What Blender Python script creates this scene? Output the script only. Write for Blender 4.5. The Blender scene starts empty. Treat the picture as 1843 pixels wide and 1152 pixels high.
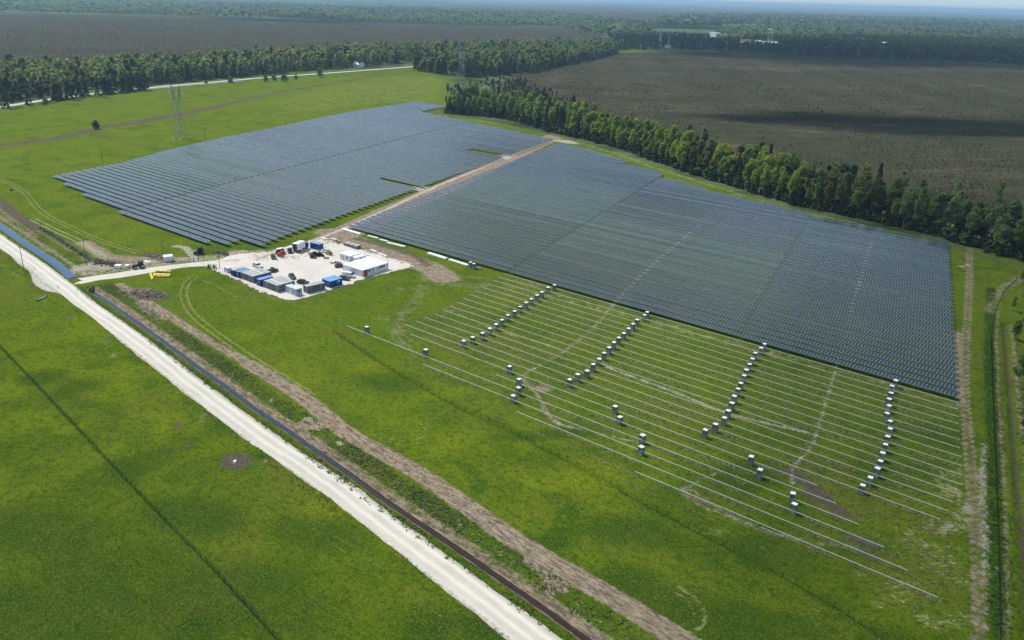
import bpy, math, random
import numpy as np
from mathutils import Matrix, Vector

random.seed(7)
RNG = np.random.default_rng(11)
S = bpy.context.scene
COL = S.collection
R = math.radians

# ------------------------------------------------------------------ camera
CAM_H = 100.0
F_PX, PX, PY = 1491.0, 921.5, 576.0          # focal length and optical axis in photo pixels (1843 x 1152)
PITCH, ROLL, YAW = 0.372443, 0.02845, -0.677749
_fw = np.array([math.sin(YAW)*math.cos(PITCH), math.cos(YAW)*math.cos(PITCH), -math.sin(PITCH)])
_rt = np.array([math.cos(YAW), -math.sin(YAW), 0.0])
_up = np.cross(_rt, _fw)
_r = math.cos(ROLL)*_rt + math.sin(ROLL)*_up
_u = -math.sin(ROLL)*_rt + math.cos(ROLL)*_up
cam_d = bpy.data.cameras.new('camera')
cam = bpy.data.objects.new('camera', cam_d)
COL.objects.link(cam)
cam_d.sensor_width = 36.0
cam_d.lens = F_PX/1843*36
cam_d.clip_start = 1.0
cam_d.clip_end = 90000
M = Matrix.Identity(4)
for i in range(3):
    M[i][0] = _r[i]; M[i][1] = _u[i]; M[i][2] = -_fw[i]
M[2][3] = CAM_H
cam.matrix_world = M
S.camera = cam

def G(x, y, z=0.0):
    """world point at height z that the photo shows at pixel (x, y)"""
    d = _r*((x-PX)/F_PX) - _u*((y-PY)/F_PX) + _fw
    t = (z-CAM_H)/d[2]
    return (d[0]*t, d[1]*t)
def GL(pts, z=0.0): return [G(x, y, z) for x, y in pts]

# ------------------------------------------------------------------ sky and sun
SUN_EL = 55.0
SUN_AZ = np.array([-0.998, -0.06]); SUN_AZ /= np.linalg.norm(SUN_AZ)   # towards the sun, on the ground plane
W = bpy.data.worlds.new('World'); S.world = W; W.use_nodes = True
nt = W.node_tree; nt.nodes.clear()
sky = nt.nodes.new('ShaderNodeTexSky'); sky.sky_type = 'NISHITA'; sky.sun_disc = False
sky.sun_elevation = R(SUN_EL); sky.sun_rotation = math.atan2(SUN_AZ[0], SUN_AZ[1])
sky.air_density = 1.0; sky.dust_density = 0.3; sky.ozone_density = 2.5; sky.altitude = 50
bg = nt.nodes.new('ShaderNodeBackground'); bg.inputs[1].default_value = 0.074
wo = nt.nodes.new('ShaderNodeOutputWorld')
tcw = nt.nodes.new('ShaderNodeTexCoord'); sx = nt.nodes.new('ShaderNodeSeparateXYZ'); nt.links.new(tcw.outputs['Generated'], sx.inputs[0])
def wramp(src, a, b, lo, hi):
    m = nt.nodes.new('ShaderNodeMapRange'); m.interpolation_type = 'SMOOTHSTEP'; nt.links.new(src, m.inputs[0])
    for i_, v_ in zip((1, 2, 3, 4), (a, b, lo, hi)): m.inputs[i_].default_value = v_
    return m.outputs[0]
def wmix(f, a, b):
    m = nt.nodes.new('ShaderNodeMixRGB'); nt.links.new(f, m.inputs[0]); nt.links.new(a, m.inputs[1]); m.inputs[2].default_value = b; return m.outputs[0]
mp = nt.nodes.new('ShaderNodeMapping'); mp.inputs['Scale'].default_value = (1, 1, 2.6); nt.links.new(tcw.outputs['Generated'], mp.inputs[0])
wn_ = nt.nodes.new('ShaderNodeTexNoise'); wn_.inputs['Scale'].default_value = 3.2; wn_.inputs['Detail'].default_value = 7; wn_.inputs['Roughness'].default_value = .58; nt.links.new(mp.outputs[0], wn_.inputs['Vector'])
cl = nt.nodes.new('ShaderNodeMath'); cl.operation = 'MULTIPLY'; nt.links.new(wramp(wn_.outputs[0], .44, .62, 0, .85), cl.inputs[0]); nt.links.new(wramp(sx.outputs[2], .03, .2, 0, 1), cl.inputs[1])
skc = wmix(cl.outputs[0], sky.outputs[0], (8.6, 10.8, 13.0, 1))          # broken thin cloud
skc = wmix(wramp(sx.outputs[2], .3, .74, .85, 0), skc, (6.4, 9.3, 11.8, 1))
skc = wmix(wramp(sx.outputs[2], 0.0, .09, 1, 0), skc, (7.6, 9.6, 11.0, 1))   # pale blue air near the horizon
nt.links.new(skc, bg.inputs[0]); nt.links.new(bg.outputs[0], wo.inputs[0])
sd = bpy.data.lights.new('sun', 'SUN'); sd.energy = 5.0; sd.angle = R(0.53); sd.color = (1.0, 0.965, 0.9)
sun = bpy.data.objects.new('sun', sd); COL.objects.link(sun)
to_sun = Vector((SUN_AZ[0]*math.cos(R(SUN_EL)), SUN_AZ[1]*math.cos(R(SUN_EL)), math.sin(R(SUN_EL))))
sun.rotation_euler = to_sun.to_track_quat('Z', 'Y').to_euler()
sun.location = (0, 0, 400)
S.view_settings.view_transform = 'Standard'; S.view_settings.look = 'None'
S.view_settings.exposure = 0.0; S.view_settings.gamma = 1.0
S.view_settings.use_curve_mapping = False
S.cycles.max_bounces = 6; S.cycles.diffuse_bounces = 2; S.cycles.glossy_bounces = 2
S.cycles.transparent_max_bounces = 6; S.cycles.transmission_bounces = 2
S.cycles.volume_bounces = 0; S.cycles.caustics_reflective = False; S.cycles.caustics_refractive = False

# ------------------------------------------------------------------ material helpers
class N:
    def __init__(s, name):
        s.m = bpy.data.materials.new(name); s.m.use_nodes = True
        s.t = s.m.node_tree; s.t.nodes.clear()
        s.out = s.t.nodes.new('ShaderNodeOutputMaterial')
        s._tc = None
    def node(s, typ, **kw):
        n = s.t.nodes.new(typ)
        for k, v in kw.items(): setattr(n, k, v)
        return n
    def lk(s, a, b):
        if isinstance(a, (int, float)): b.default_value = a
        elif isinstance(a, tuple): b.default_value = a if len(a) == 4 else (*a, 1)
        else: s.t.links.new(a, b)
    def pos(s):
        if s._tc is None: s._tc = s.node('ShaderNodeNewGeometry').outputs['Position']
        return s._tc
    def obj(s): return s.node('ShaderNodeTexCoord').outputs['Object']
    def noise(s, scale, detail=4, rough=.55, vec=None, dist=0.0):
        n = s.node('ShaderNodeTexNoise'); n.inputs['Scale'].default_value = scale
        n.inputs['Detail'].default_value = detail; n.inputs['Roughness'].default_value = rough
        n.inputs['Distortion'].default_value = dist
        s.lk(vec if vec is not None else s.pos(), n.inputs['Vector']); return n.outputs[0]
    def attr(s, name):
        n = s.node('ShaderNodeAttribute'); n.attribute_name = name; return n
    def ramp(s, f, a, b, lo=0.0, hi=1.0):
        n = s.node('ShaderNodeMapRange', interpolation_type='SMOOTHSTEP'); n.clamp = True
        s.lk(f, n.inputs[0]); s.lk(a, n.inputs[1]); s.lk(b, n.inputs[2]); s.lk(lo, n.inputs[3]); s.lk(hi, n.inputs[4]); return n.outputs[0]
    def math(s, op, a, b=0.0, c=0.0):
        n = s.node('ShaderNodeMath', operation=op); s.lk(a, n.inputs[0]); s.lk(b, n.inputs[1])
        if op in ('MULTIPLY_ADD',): s.lk(c, n.inputs[2])
        return n.outputs[0]
    def mix(s, f, a, b, mode='MIX'):
        n = s.node('ShaderNodeMixRGB', blend_type=mode); s.lk(f, n.inputs[0]); s.lk(a, n.inputs[1]); s.lk(b, n.inputs[2]); return n.outputs[0]
    def mapping(s, vec, scale, rot=(0, 0, 0)):
        if any(rot): q = s.node('ShaderNodeMapping'); s.lk(vec, q.inputs[0]); q.inputs['Rotation'].default_value = rot; vec = q.outputs[0]
        n = s.node('ShaderNodeMapping'); s.lk(vec, n.inputs[0]); n.inputs['Scale'].default_value = scale; return n.outputs[0]
    def bump(s, h, strength, dist=0.1):
        n = s.node('ShaderNodeBump'); n.inputs['Strength'].default_value = strength; n.inputs['Distance'].default_value = dist
        s.lk(h, n.inputs['Height']); return n.outputs[0]
    def bsdf(s, col, rough=.8, metal=0.0, normal=None, spec=.3, **kw):
        n = s.node('ShaderNodeBsdfPrincipled'); s.lk(col, n.inputs['Base Color']); s.lk(rough, n.inputs['Roughness'])
        n.inputs['Metallic'].default_value = metal; n.inputs['Specular IOR Level'].default_value = spec
        for k, v in kw.items(): n.inputs[k].default_value = v
        if normal is not None: s.lk(normal, n.inputs['Normal'])
        return n.outputs[0]
    def done(s, sh): s.lk(sh, s.out.inputs['Surface']); return s.m

MC = {}
def plain(name, col, rough=.6, metal=0.0, vary=.12, scale=3.0, spec=.3):
    """painted / weathered surface with slight dirt variation"""
    if name in MC: return MC[name]
    n = N(name); no = n.noise(scale, 5, .6, n.obj())
    c1 = tuple(max(0, c*(1-vary*1.6)) for c in col); c2 = tuple(min(1, c*(1+vary)) for c in col)
    c = n.mix(n.ramp(no, .35, .65), c1, c2)
    MC[name] = n.done(n.bsdf(c, n.ramp(no, .3, .7, max(.05, rough-.1), min(1, rough+.1)), metal, n.bump(no, .08, .02), spec)); return MC[name]

# ------------------------------------------------------------------ mesh helpers
class MB:
    def __init__(s): s.v = []; s.f = []; s.m = []; s.mi = 0
    def add(s, v, f):
        k = len(s.v); s.v += [tuple(p) for p in v]; s.f += [tuple(i+k for i in q) for q in f]; s.m += [s.mi]*len(f)
    def box(s, c, d, rz=0.0, taper=1.0):
        x, y, z = d[0]/2, d[1]/2, d[2]/2; ca, sa = math.cos(rz), math.sin(rz); v = []
        for zz, t in ((-z, 1), (z, taper)):
            for a, b in ((-x*t, -y*t), (x*t, -y*t), (x*t, y*t), (-x*t, y*t)):
                v.append((c[0]+a*ca-b*sa, c[1]+a*sa+b*ca, c[2]+zz))
        s.add(v, [(0, 3, 2, 1), (4, 5, 6, 7), (0, 1, 5, 4), (1, 2, 6, 5), (2, 3, 7, 6), (3, 0, 4, 7)])
    def cyl(s, a, b, r0, r1=None, n=8, cap=True):
        r1 = r0 if r1 is None else r1
        a = Vector(a); b = Vector(b); d = (b-a).normalized()
        u = d.orthogonal().normalized(); w = d.cross(u); v = []
        for p, r in ((a, r0), (b, r1)):
            for i in range(n):
                t = 2*math.pi*i/n; v.append(p+u*(r*math.cos(t))+w*(r*math.sin(t)))
        f = [(i, (i+1) % n, n+(i+1) % n, n+i) for i in range(n)]
        if cap: f += [tuple(range(n-1, -1, -1)), tuple(range(n, 2*n))]
        s.add(v, f)
    def prism(s, prof, y0, y1, axis='y'):
        """extrude a closed 2-D outline (x, z) from y0 to y1"""
        n = len(prof); v = [(p[0], y0, p[1]) for p in prof]+[(p[0], y1, p[1]) for p in prof]
        s.add(v, [tuple(range(n)), tuple(range(2*n-1, n-1, -1))]+[(i, n+i, n+(i+1) % n, (i+1) % n) for i in range(n)])
    def mesh(s, name, mats):
        me = bpy.data.meshes.new(name); me.from_pydata(s.v, [], s.f)
        for m in (mats if isinstance(mats, (list, tuple)) else [mats]): me.materials.append(m)
        if any(s.m): me.polygons.foreach_set('material_index', s.m)
        me.update(); return me

def np_mesh(name, verts, faces, mat, attrs=None):
    """numpy verts (n,3), faces (m,k)"""
    me = bpy.data.meshes.new(name); k = faces.shape[1]
    me.vertices.add(len(verts)); me.vertices.foreach_set('co', verts.astype(np.float32).ravel())
    me.loops.add(faces.size); me.loops.foreach_set('vertex_index', faces.astype(np.int32).ravel())
    me.polygons.add(len(faces)); me.polygons.foreach_set('loop_start', np.arange(0, faces.size, k, dtype=np.int32))
    for a, val in (attrs or {}).items():
        if val.ndim == 2:
            at = me.attributes.new(a, 'FLOAT_COLOR', 'POINT'); at.data.foreach_set('color', val.astype(np.float32).ravel())
        else:
            at = me.attributes.new(a, 'FLOAT', 'POINT'); at.data.foreach_set('value', val.astype(np.float32))
    me.materials.append(mat); me.update(calc_edges=True); return me

def link(name, data, parent=None, loc=(0, 0, 0), rz=0.0, label=None, cat=None, group=None, kind=None):
    o = bpy.data.objects.new(name, data); COL.objects.link(o)
    if parent is not None: o.parent = parent
    o.location = loc; o.rotation_euler = (0, 0, rz)
    if label: o['label'] = label
    if cat: o['category'] = cat
    if group: o['group'] = group
    if kind: o['kind'] = kind
    return o
def thing(name, label, cat, loc=(0, 0, 0), rz=0.0, group=None): return link(name, None, None, loc, rz, label, cat, group)
def part(name, mb, mat, parent, loc=(0, 0, 0), rz=0.0): return link(name, mb.mesh(name, mat), parent, loc, rz)
ONES = ['', 'first', 'second', 'third', 'fourth', 'fifth', 'sixth', 'seventh', 'eighth', 'ninth', 'tenth', 'eleventh', 'twelfth', 'thirteenth', 'fourteenth', 'fifteenth', 'sixteenth', 'seventeenth', 'eighteenth', 'nineteenth']
TENS = ['', '', 'twenty', 'thirty', 'forty', 'fifty', 'sixty', 'seventy', 'eighty', 'ninety']
def ordinal(n):
    if n >= 100: return 'hundredth' if n == 100 else 'hundred-and-'+ordinal(n-100)
    if n < 20: return ONES[n]
    return (TENS[n//10][:-1]+'ieth') if n % 10 == 0 else TENS[n//10]+'-'+ONES[n % 10]

def seg_dist(P, pts):
    """distance of points P (n,2) to a polyline, with arc length"""
    best = np.full(len(P), 1e9)
    for (a, b) in zip(pts[:-1], pts[1:]):
        a = np.array(a); b = np.array(b); d = b-a; L = max(d@d, 1e-9)
        t = np.clip(((P-a)@d)/L, 0, 1); q = P-a-t[:, None]*d
        best = np.minimum(best, np.hypot(q[:, 0], q[:, 1]))
    return best
def inside(P, poly):
    r = np.zeros(len(P), bool); n = len(poly)
    for i in range(n):
        x0, y0 = poly[i]; x1, y1 = poly[(i+1) % n]
        if y0 == y1: continue
        c = ((y0 > P[:, 1]) != (y1 > P[:, 1])) & (P[:, 0] < (x1-x0)*(P[:, 1]-y0)/(y1-y0)+x0); r ^= c
    return r
def sm(d, a, b): t = np.clip((b-d)/(b-a), 0, 1); return t*t*(3-2*t)     # 1 below a, 0 above b
def resample(pts, step):
    out = [np.array(pts[0], float)]
    for a, b in zip(pts[:-1], pts[1:]):
        a = np.array(a, float); b = np.array(b, float); n = max(1, int(np.linalg.norm(b-a)/step))
        for i in range(1, n+1): out.append(a+(b-a)*i/n)
    return np.array(out)
def chaikin(pts, k=2):
    p = [np.array(q, float) for q in pts]
    for _ in range(k):
        q = [p[0]]
        for a, b in zip(p[:-1], p[1:]): q += [a*.75+b*.25, a*.25+b*.75]
        p = q+[p[-1]]
    return [tuple(q) for q in p]

# ------------------------------------------------------------------ lie of the land (traced from the photo, then kept as world points)
Zw = -0.85
DITCH_A = chaikin(GL([(163, 521), (169, 525.6), (198, 545), (228, 566), (283, 605), (351.6, 655.8), (420, 704.6), (462, 737), (521, 775), (586, 822), (634, 855), (691, 898), (805, 973), (907, 1044.6), (964, 1083), (1057, 1150), (1120, 1195)], Zw), 2)
DITCH_B = chaikin([G(-60, 364, Zw), G(0, 405.8, Zw), G(31, 427, Zw), G(62.5, 448.7, Zw), G(87.5, 464.4, Zw), G(106, 478.4, Zw), G(122, 492, Zw), G(131, 500, Zw)], 2)
DITCH_R = chaikin(GL([(1808, 585), (1810, 610), (1813, 650), (1817, 700), (1822, 760), (1828, 830), (1835, 920), (1843, 1010), (1850, 1160)], -.6), 2)
STRIP = chaikin(GL([(215, 512), (240, 530), (270, 547), (293, 560), (358, 603), (423, 641), (488, 678), (553, 720), (590, 752), (634, 788), (728, 835), (825, 899), (907, 960), (988, 1010), (1090, 1067), (1192, 1131), (1240, 1160), (1330, 1220)]), 2)
FIELD_SHIFT = 3.97

def rd(pts): return resample(GL(pts), .8)
ROAD_L = [(-40, 420), (0, 447), (19, 461), (36, 477), (52, 487), (57.8, 505), (66, 515), (78, 524), (92, 528), (109, 529), (120, 538.7), (168, 573.7), (212, 610.6), (260, 650), (297, 679), (341, 714), (400, 759), (444.4, 792), (480, 817), (525, 850), (584, 892), (651.6, 944), (706, 986), (773.5, 1040), (841, 1094), (913.5, 1152), (985, 1210)]
ROAD_R = [(-40, 396), (0, 420.6), (31, 441), (62, 461), (94, 483), (119, 503), (128, 508), (138, 516.6), (175, 546), (221, 578), (267.5, 611), (341, 667), (415, 723), (488.7, 776), (525, 801), (577, 834), (629, 869), (715, 932), (823, 1012), (913.5, 1077), (1013, 1152), (1090, 1210)]

# ------------------------------------------------------------------ the ground sheet
def axis(segs):
    out = [segs[0][0]]
    for a, b, s in segs: n = max(1, int(round((b-a)/s))); out += list(a+(b-a)*np.arange(1, n+1)/n)
    return np.array(out)
def grow(start, end, s, f):
    out = []; x = start
    while abs(x-start) < abs(end-start): x += s*(1 if end > start else -1); out.append(x); s *= f
    return out
gx = np.array(sorted(grow(-620, -60000, 2, 1.035)))
gx = np.concatenate([gx, axis([(-620, -420, 1.3), (-420, -10, .68), (-10, 60, 1.0)]), np.array(grow(60, 45000, 1.5, 1.1))])
gy = np.array(sorted(grow(20, -500, 4, 1.3)))
gy = np.concatenate([gy, axis([(20, 60, 1.2), (60, 250, .66), (250, 330, 1.2), (330, 620, 1.9)]), np.array(grow(620, 60000, 2.1, 1.03))])
GX, GY = np.meshgrid(gx, gy, indexing='xy')
P = np.stack([GX.ravel(), GY.ravel()], 1); nP = len(P)
near = (P[:, 0] > -1200) & (P[:, 0] < 150) & (P[:, 1] > -20) & (P[:, 1] < 1500)
PN = P[near]
def chan(): return np.zeros(len(PN))
dirt, pale, track, lush, dry, mud, yellow = (chan() for _ in range(7))
def line(ch, px, w, amp=1.0, soft=None, z=0.0, world=False):
    pts = px if world else chaikin(GL(px, z), 1)
    a = np.array(pts); lo = a.min(0)-w*3-3; hi = a.max(0)+w*3+3
    k = np.where((PN[:, 0] > lo[0]) & (PN[:, 0] < hi[0]) & (PN[:, 1] > lo[1]) & (PN[:, 1] < hi[1]))[0]
    if len(k) == 0: return
    d = seg_dist(PN[k], pts); soft = soft or w*.6
    ch[k] = np.maximum(ch[k], amp*sm(d, w/2-soft/2, w/2+soft/2))
def blob(ch, x, y, rx, ry=None, amp=1.0, rot=0.0):
    c = np.array(G(x, y)); ry = ry or rx; q = PN-c; ca, sa = math.cos(rot), math.sin(rot)
    u = (q[:, 0]*ca+q[:, 1]*sa)/rx; v = (-q[:, 0]*sa+q[:, 1]*ca)/ry
    ch[:] = np.maximum(ch, amp*sm(np.hypot(u, v), .45, 1.25))
def polym(ch, px, amp=1.0, soft=2.0):
    pts = GL(px); k = inside(PN, pts); d = seg_dist(PN, pts+[pts[0]])
    s = np.where(k, d, -d); ch[:] = np.maximum(ch, amp*np.clip(s/soft+.5, 0, 1))
def offset(pts, o):
    p = np.array(pts); t = np.gradient(p, axis=0); t /= np.linalg.norm(t, axis=1)[:, None]+1e-9
    return [tuple(q) for q in p+o*np.stack([-t[:, 1], t[:, 0]], 1)]
def wheels(px, amp=.8, gauge=1.9, w=.5):
    pts = chaikin(GL(px), 3)
    for o in (-gauge/2, gauge/2): line(track, offset(pts, o), w+.15, amp, .6, world=True)

# brown stripped soil along the ditch
line(dirt, STRIP[:len(STRIP)//3], 3.6, .95, 2.4, world=True); line(dirt, STRIP[len(STRIP)//3-1:], 5.0, 1.15, 2.0, world=True)
line(dirt, offset(DITCH_A, 1.8), 2.0, .72, 1.8, world=True); line(dirt, offset(DITCH_A, -1.6), .8, .5, .8, world=True)
line(dirt, offset(DITCH_B, 3.6), 2.6, .7, 2, world=True)
line(dirt, DITCH_A, 2.6, 1, .8, world=True); line(dirt, DITCH_B, 3.6, 1, .8, world=True); line(mud, DITCH_R, 1.0, 1, .8, world=True)
line(dirt, offset(DITCH_R, 2.0), 1.8, .7, 1.6, world=True)
line(dirt, [(228, 522), (250, 530), (275, 560), (300, 570)], 7, .8, 5)
blob(dirt, 255, 528, 11, 6, .75, .4); blob(mud, 285, 540, 5, 3, .6, .3); blob(mud, 262, 535, 6, 3, .8, .3); blob(dirt, 565, 795, 4, 3, .9); blob(pale, 555, 755, 1.8, 1.3, 1); blob(pale, 612, 797, 1.6, 1, .9)
blob(dirt, 560, 765, 5, 3, .9, .5); blob(dirt, 1000, 1052, 4, 2.5, .8)
line(dirt, [(950, 1010), (975, 1030), (1000, 1050), (985, 1075)], 2.4, .8)
# berm and tracks at the upper left
line(mud, [(0, 362), (20, 380), (45, 398), (70, 412)], 6, .9, 4); line(mud, [(70, 412), (100, 430), (135, 450), (165, 467)], 2.2, .85, 1.4)
line(dirt, [(-10, 365), (30, 400), (60, 425)], 5, .7, 4); line(dirt, [(40, 400), (90, 425), (130, 450), (160, 470)], 5, .55, 5); blob(dirt, 175, 478, 8, 4, .8, .2); blob(mud, 205, 470, 7, 3, .6, .2)
wheels([(0, 322), (30, 335), (50, 350), (66, 375), (95, 395), (125, 408), (160, 425), (200, 440), (250, 455)], .75, 2.2, .7)
wheels([(60, 395), (100, 415), (145, 435), (170, 452), (195, 468)], .9, 2.4, .9)
line(dirt, [(150, 437), (170, 447), (190, 462), (215, 468), (250, 470), (280, 468), (330, 467)], 8, .85, 5)
line(pale, [(150, 437), (172, 452), (190, 462)], 3.5, .7, 3)
line(dirt, [(135, 483), (200, 480), (260, 472), (300, 468)], 7, .9, 5); blob(pale, 150, 482, 6, 5, .9); blob(pale, 330, 470, 6, 3, .5)
polym(pale, [(138, 497), (140, 478), (165, 470), (200, 476), (250, 474), (300, 462), (345, 470), (365, 462), (440, 448), (470, 455), (430, 466), (330, 477), (240, 486), (170, 497)], .62, 3); line(dirt, [(170, 448), (200, 462), (240, 465), (280, 466), (330, 468)], 6, .8, 5); line(pale, [(318, 443), (335, 446), (345, 458), (355, 468)], 4, .85, 3); line(pale, [(300, 465), (340, 470), (380, 462), (440, 456), (470, 452)], 7, .6, 5)
blob(dirt, 440, 460, 14, 5, .8); blob(pale, 450, 462, 8, 3, .7)
line(dirt, [(0, 262), (60, 255), (120, 246), (170, 232), (230, 222), (310, 208), (365, 197), (420, 185), (520, 162), (600, 150), (745, 124)], 10, .6, 8); line(mud, [(0, 262), (60, 255), (120, 246), (170, 232), (230, 222), (310, 208), (365, 197), (420, 185), (520, 162), (600, 150), (700, 132)], 12, .85, 8); line(mud, [(210, 226), (260, 219), (330, 205), (390, 192)], 16, .8, 10)
line(mud, [(60, 254), (120, 246), (170, 232), (215, 226)], 6, .7, 5); line(mud, [(255, 222), (300, 213), (340, 203), (400, 190)], 8, .7, 6)
line(mud, [(340, 212), (400, 218), (470, 225), (520, 235)], 4, .6, 3); line(mud, [(600, 173), (650, 178), (700, 175), (740, 168), (800, 176)], 4, .6, 3)
blob(mud, 180, 246, 16, 5, .6)
polym(dry, [(470, 182), (560, 158), (740, 132), (812, 140), (812, 190), (700, 186), (600, 200), (500, 215)], .66, 40); polym(dry, [(0, 275), (120, 262), (220, 240), (160, 300), (40, 330)], .35, 20); polym(dry, [(560, 170), (600, 155), (700, 138), (800, 138), (815, 155), (810, 185), (720, 178), (620, 185)], .62, 70)
blob(dry, 650, 160, 60, 25, .6); blob(dry, 700, 150, 50, 20, .6)
line(pale, [(0, 209), (60, 213), (160, 217)], 3, .3, 3)
# soil between the compound and the right field
line(dirt, [(590, 418), (640, 436), (700, 458), (745, 472), (775, 482), (800, 500)], 13, 1, 6); line(mud, [(640, 430), (700, 446), (750, 462), (770, 478)], 5, .75, 4)
line(dirt, [(770, 480), (765, 510), (745, 545), (720, 570), (715, 600), (730, 620)], 9, .5, 9); line(dirt, [(800, 490), (840, 500), (900, 500), (1000, 520)], 5, .5, 5)
line(dirt, [(785, 510), (830, 512), (870, 515)], 9, .5, 6)
wheels([(705, 590), (712, 610), (735, 628), (760, 645)], .7)
line(dirt, [(1000, 245), (960, 262), (900, 290), (820, 330), (740, 365), (660, 400), (600, 432), (540, 455), (480, 462)], 17, 1.1, 5)
blob(pale, 1020, 256, 14, 6, .9); line(dirt, [(1000, 245), (1020, 250), (1080, 265), (1150, 290)], 6, .7, 6)
blob(dirt, 1010, 243, 12, 7, .8); wheels([(1070, 272), (1120, 285), (1200, 310), (1280, 335), (1340, 350)], .6, 2.2, .8)
polym(pale, [(726, 342), (745, 335), (775, 336), (760, 345)], 1, 1.5); polym(pale, [(895, 287), (905, 278), (930, 280), (915, 288)], 1, 2)
line(dry, [(830, 215), (900, 222), (980, 235), (1040, 252)], 16, .7, 12)
# cable trenches
T1 = [(1100, 552), (1085, 572), (1060, 598), (1035, 618), (1005, 640), (975, 655), (945, 672), (940, 682)]
line(dirt, T1, 2.4, .58, 2.6); line(pale, T1, 1.8, .42, 2.2)
line(dirt, [(940, 682), (960, 700), (975, 722), (985, 745), (1003, 763), (1030, 770)], 2.0, .75, 2.0); line(pale, [(955, 695), (975, 722), (985, 745), (1003, 763), (1060, 775), (1110, 788)], 1.4, .5, 1.6)
blob(dirt, 975, 700, 5, 3, .7, 1)
line(pale, [(800, 555), (860, 580), (910, 600), (960, 612), (1010, 630)], 1.8, .55, 1.8)
line(pale, [(1080, 655), (1150, 683), (1210, 703), (1300, 742), (1380, 762), (1450, 778)], 1.7, .75, 1.6)
T2 = [(1535, 545), (1520, 610), (1510, 645), (1497, 690), (1482, 735), (1470, 785), (1455, 812), (1432, 835), (1424, 850), (1426, 870)]
line(dirt, T2, 1.8, .6, 2); line(pale, T2, 1.3, .62, 1.4)
line(mud, [(1420, 848), (1445, 865), (1480, 890), (1515, 925)], 4, .9, 4); blob(mud, 1475, 898, 7, 4, .7, -.3); blob(mud, 1515, 925, 5, 3, .65); blob(mud, 1550, 975, 6, 3.5, .6); blob(mud, 1565, 1000, 4, 2, .65); line(dry, [(1640, 955), (1700, 950), (1740, 935), (1750, 915)], 6, .9, 6); line(pale, [(1690, 952), (1735, 938)], 3, .45, 4)
line(pale, [(1230, 880), (1245, 872), (1275, 858), (1290, 850)], 1.3, .55, 1.4); line(dirt, [(1230, 880), (1240, 897), (1290, 920)], 3, .6, 2.6)
line(pale, [(1010, 765), (1060, 776), (1110, 788), (1160, 800)], 1.2, .6, 1.4); line(dirt, [(1240, 880), (1300, 925), (1380, 960), (1450, 975), (1540, 985)], 2.4, .6, 2.4); line(pale, [(1270, 915), (1350, 942), (1400, 962), (1440, 970)], 1.4, .6, 1.4)
for t in ([(1100, 552), (1130, 520), (1180, 470), (1290, 380), (1320, 350)], [(1535, 545), (1545, 515), (1560, 465), (1575, 415)]):
    line(pale, t, 1.8, .75, 1.6)
line(dirt, [(1520, 548), (1620, 570), (1700, 590)], 2, .6, 2)
line(dry, [(910, 515), (1010, 540), (1160, 575), (1400, 640), (1600, 690), (1720, 730)], 7, .75, 6)
line(dry, [(1000, 530), (1100, 560), (1200, 590)], 6, .7, 5)
line(dirt, [(1000, 243), (1060, 256), (1120, 272), (1200, 303), (1300, 333), (1400, 365), (1500, 388), (1600, 408), (1700, 432)], 5, .62, 5); line(dry, [(1060, 262), (1200, 308), (1400, 372), (1600, 414)], 6, .8, 6); line(mud, [(1120, 268), (1300, 329), (1500, 384), (1700, 427)], 6, .6, 6)
# the right-hand track
RT = [(1745, 440), (1745, 500), (1742, 560), (1738, 620), (1735, 700), (1740, 760), (1748, 850), (1755, 930), (1762, 1020), (1765, 1152), (1770, 1240)]
line(dirt, RT, 4.0, .55, 3.8); [line(dirt, offset(chaikin(GL(RT), 2), o_), .8, .85, .8, world=True) for o_ in (-.95, .95)]; line(pale, [(1770, 800), (1768, 880), (1775, 960), (1768, 1030)], 2.6, .6, 2.6); line(dirt, [(1725, 600), (1730, 730)], 3.4, .8, 3)
line(dirt, [(1802, 520), (1792, 600), (1796, 700), (1803, 800), (1810, 950), (1812, 1152), (1812, 1240)], 1.8, .65, 1.6)
line(pale, [(1745, 910), (1725, 940), (1690, 955)], 4.5, .5, 4.5); blob(dry, 1700, 1010, 14, 8, .75); blob(dry, 1640, 1080, 14, 8, .7); blob(dry, 1715, 870, 6, 12, .75); blob(dry, 1690, 830, 7, 7, .5); blob(dry, 1500, 1120, 14, 7, .45); blob(dry, 1330, 980, 12, 5, .4)
line(mud, [(1710, 440), (1760, 460), (1800, 470), (1850, 480)], 5, .7, 4); line(pale, [(1730, 480), (1745, 478)], 4, .6, 3); line(dirt, [(1780, 560), (1800, 520), (1843, 500)], 6, .6, 5)
line(dry, [(1100, 262), (1200, 298), (1300, 335), (1400, 368), (1500, 392), (1600, 412)], 8, .5, 7)
# compound edge spoil, tyre marks and worn spots
wheels([(352, 497), (336, 508), (329, 527), (334, 545), (346, 566), (380, 594), (430, 630), (480, 662), (530, 692), (560, 712)], .75, 2.1, .7)
line(track, [(352, 498), (400, 520), (425, 535)], .5, .8, .5); line(track, [(425, 535), (450, 538), (470, 530)], .5, .6, .5)
wheels([(480, 868), (560, 940), (640, 1000), (700, 1040), (780, 1110), (830, 1152)], .5, 1.9, .5)
wheels([(-20, 700), (80, 740), (200, 830), (300, 930), (420, 1060), (500, 1160)], .38, 2.0, .5); wheels([(930, 560), (1010, 620), (1090, 690), (1200, 790), (1330, 880), (1480, 980)], .4, 2.0, .5); wheels([(640, 640), (720, 720), (850, 800), (1000, 900), (1180, 1000), (1350, 1090)], .4, 2.0, .5); wheels([(100, 540), (180, 620), (260, 720), (330, 800), (380, 870)], .35, 1.8, .5)
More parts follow.
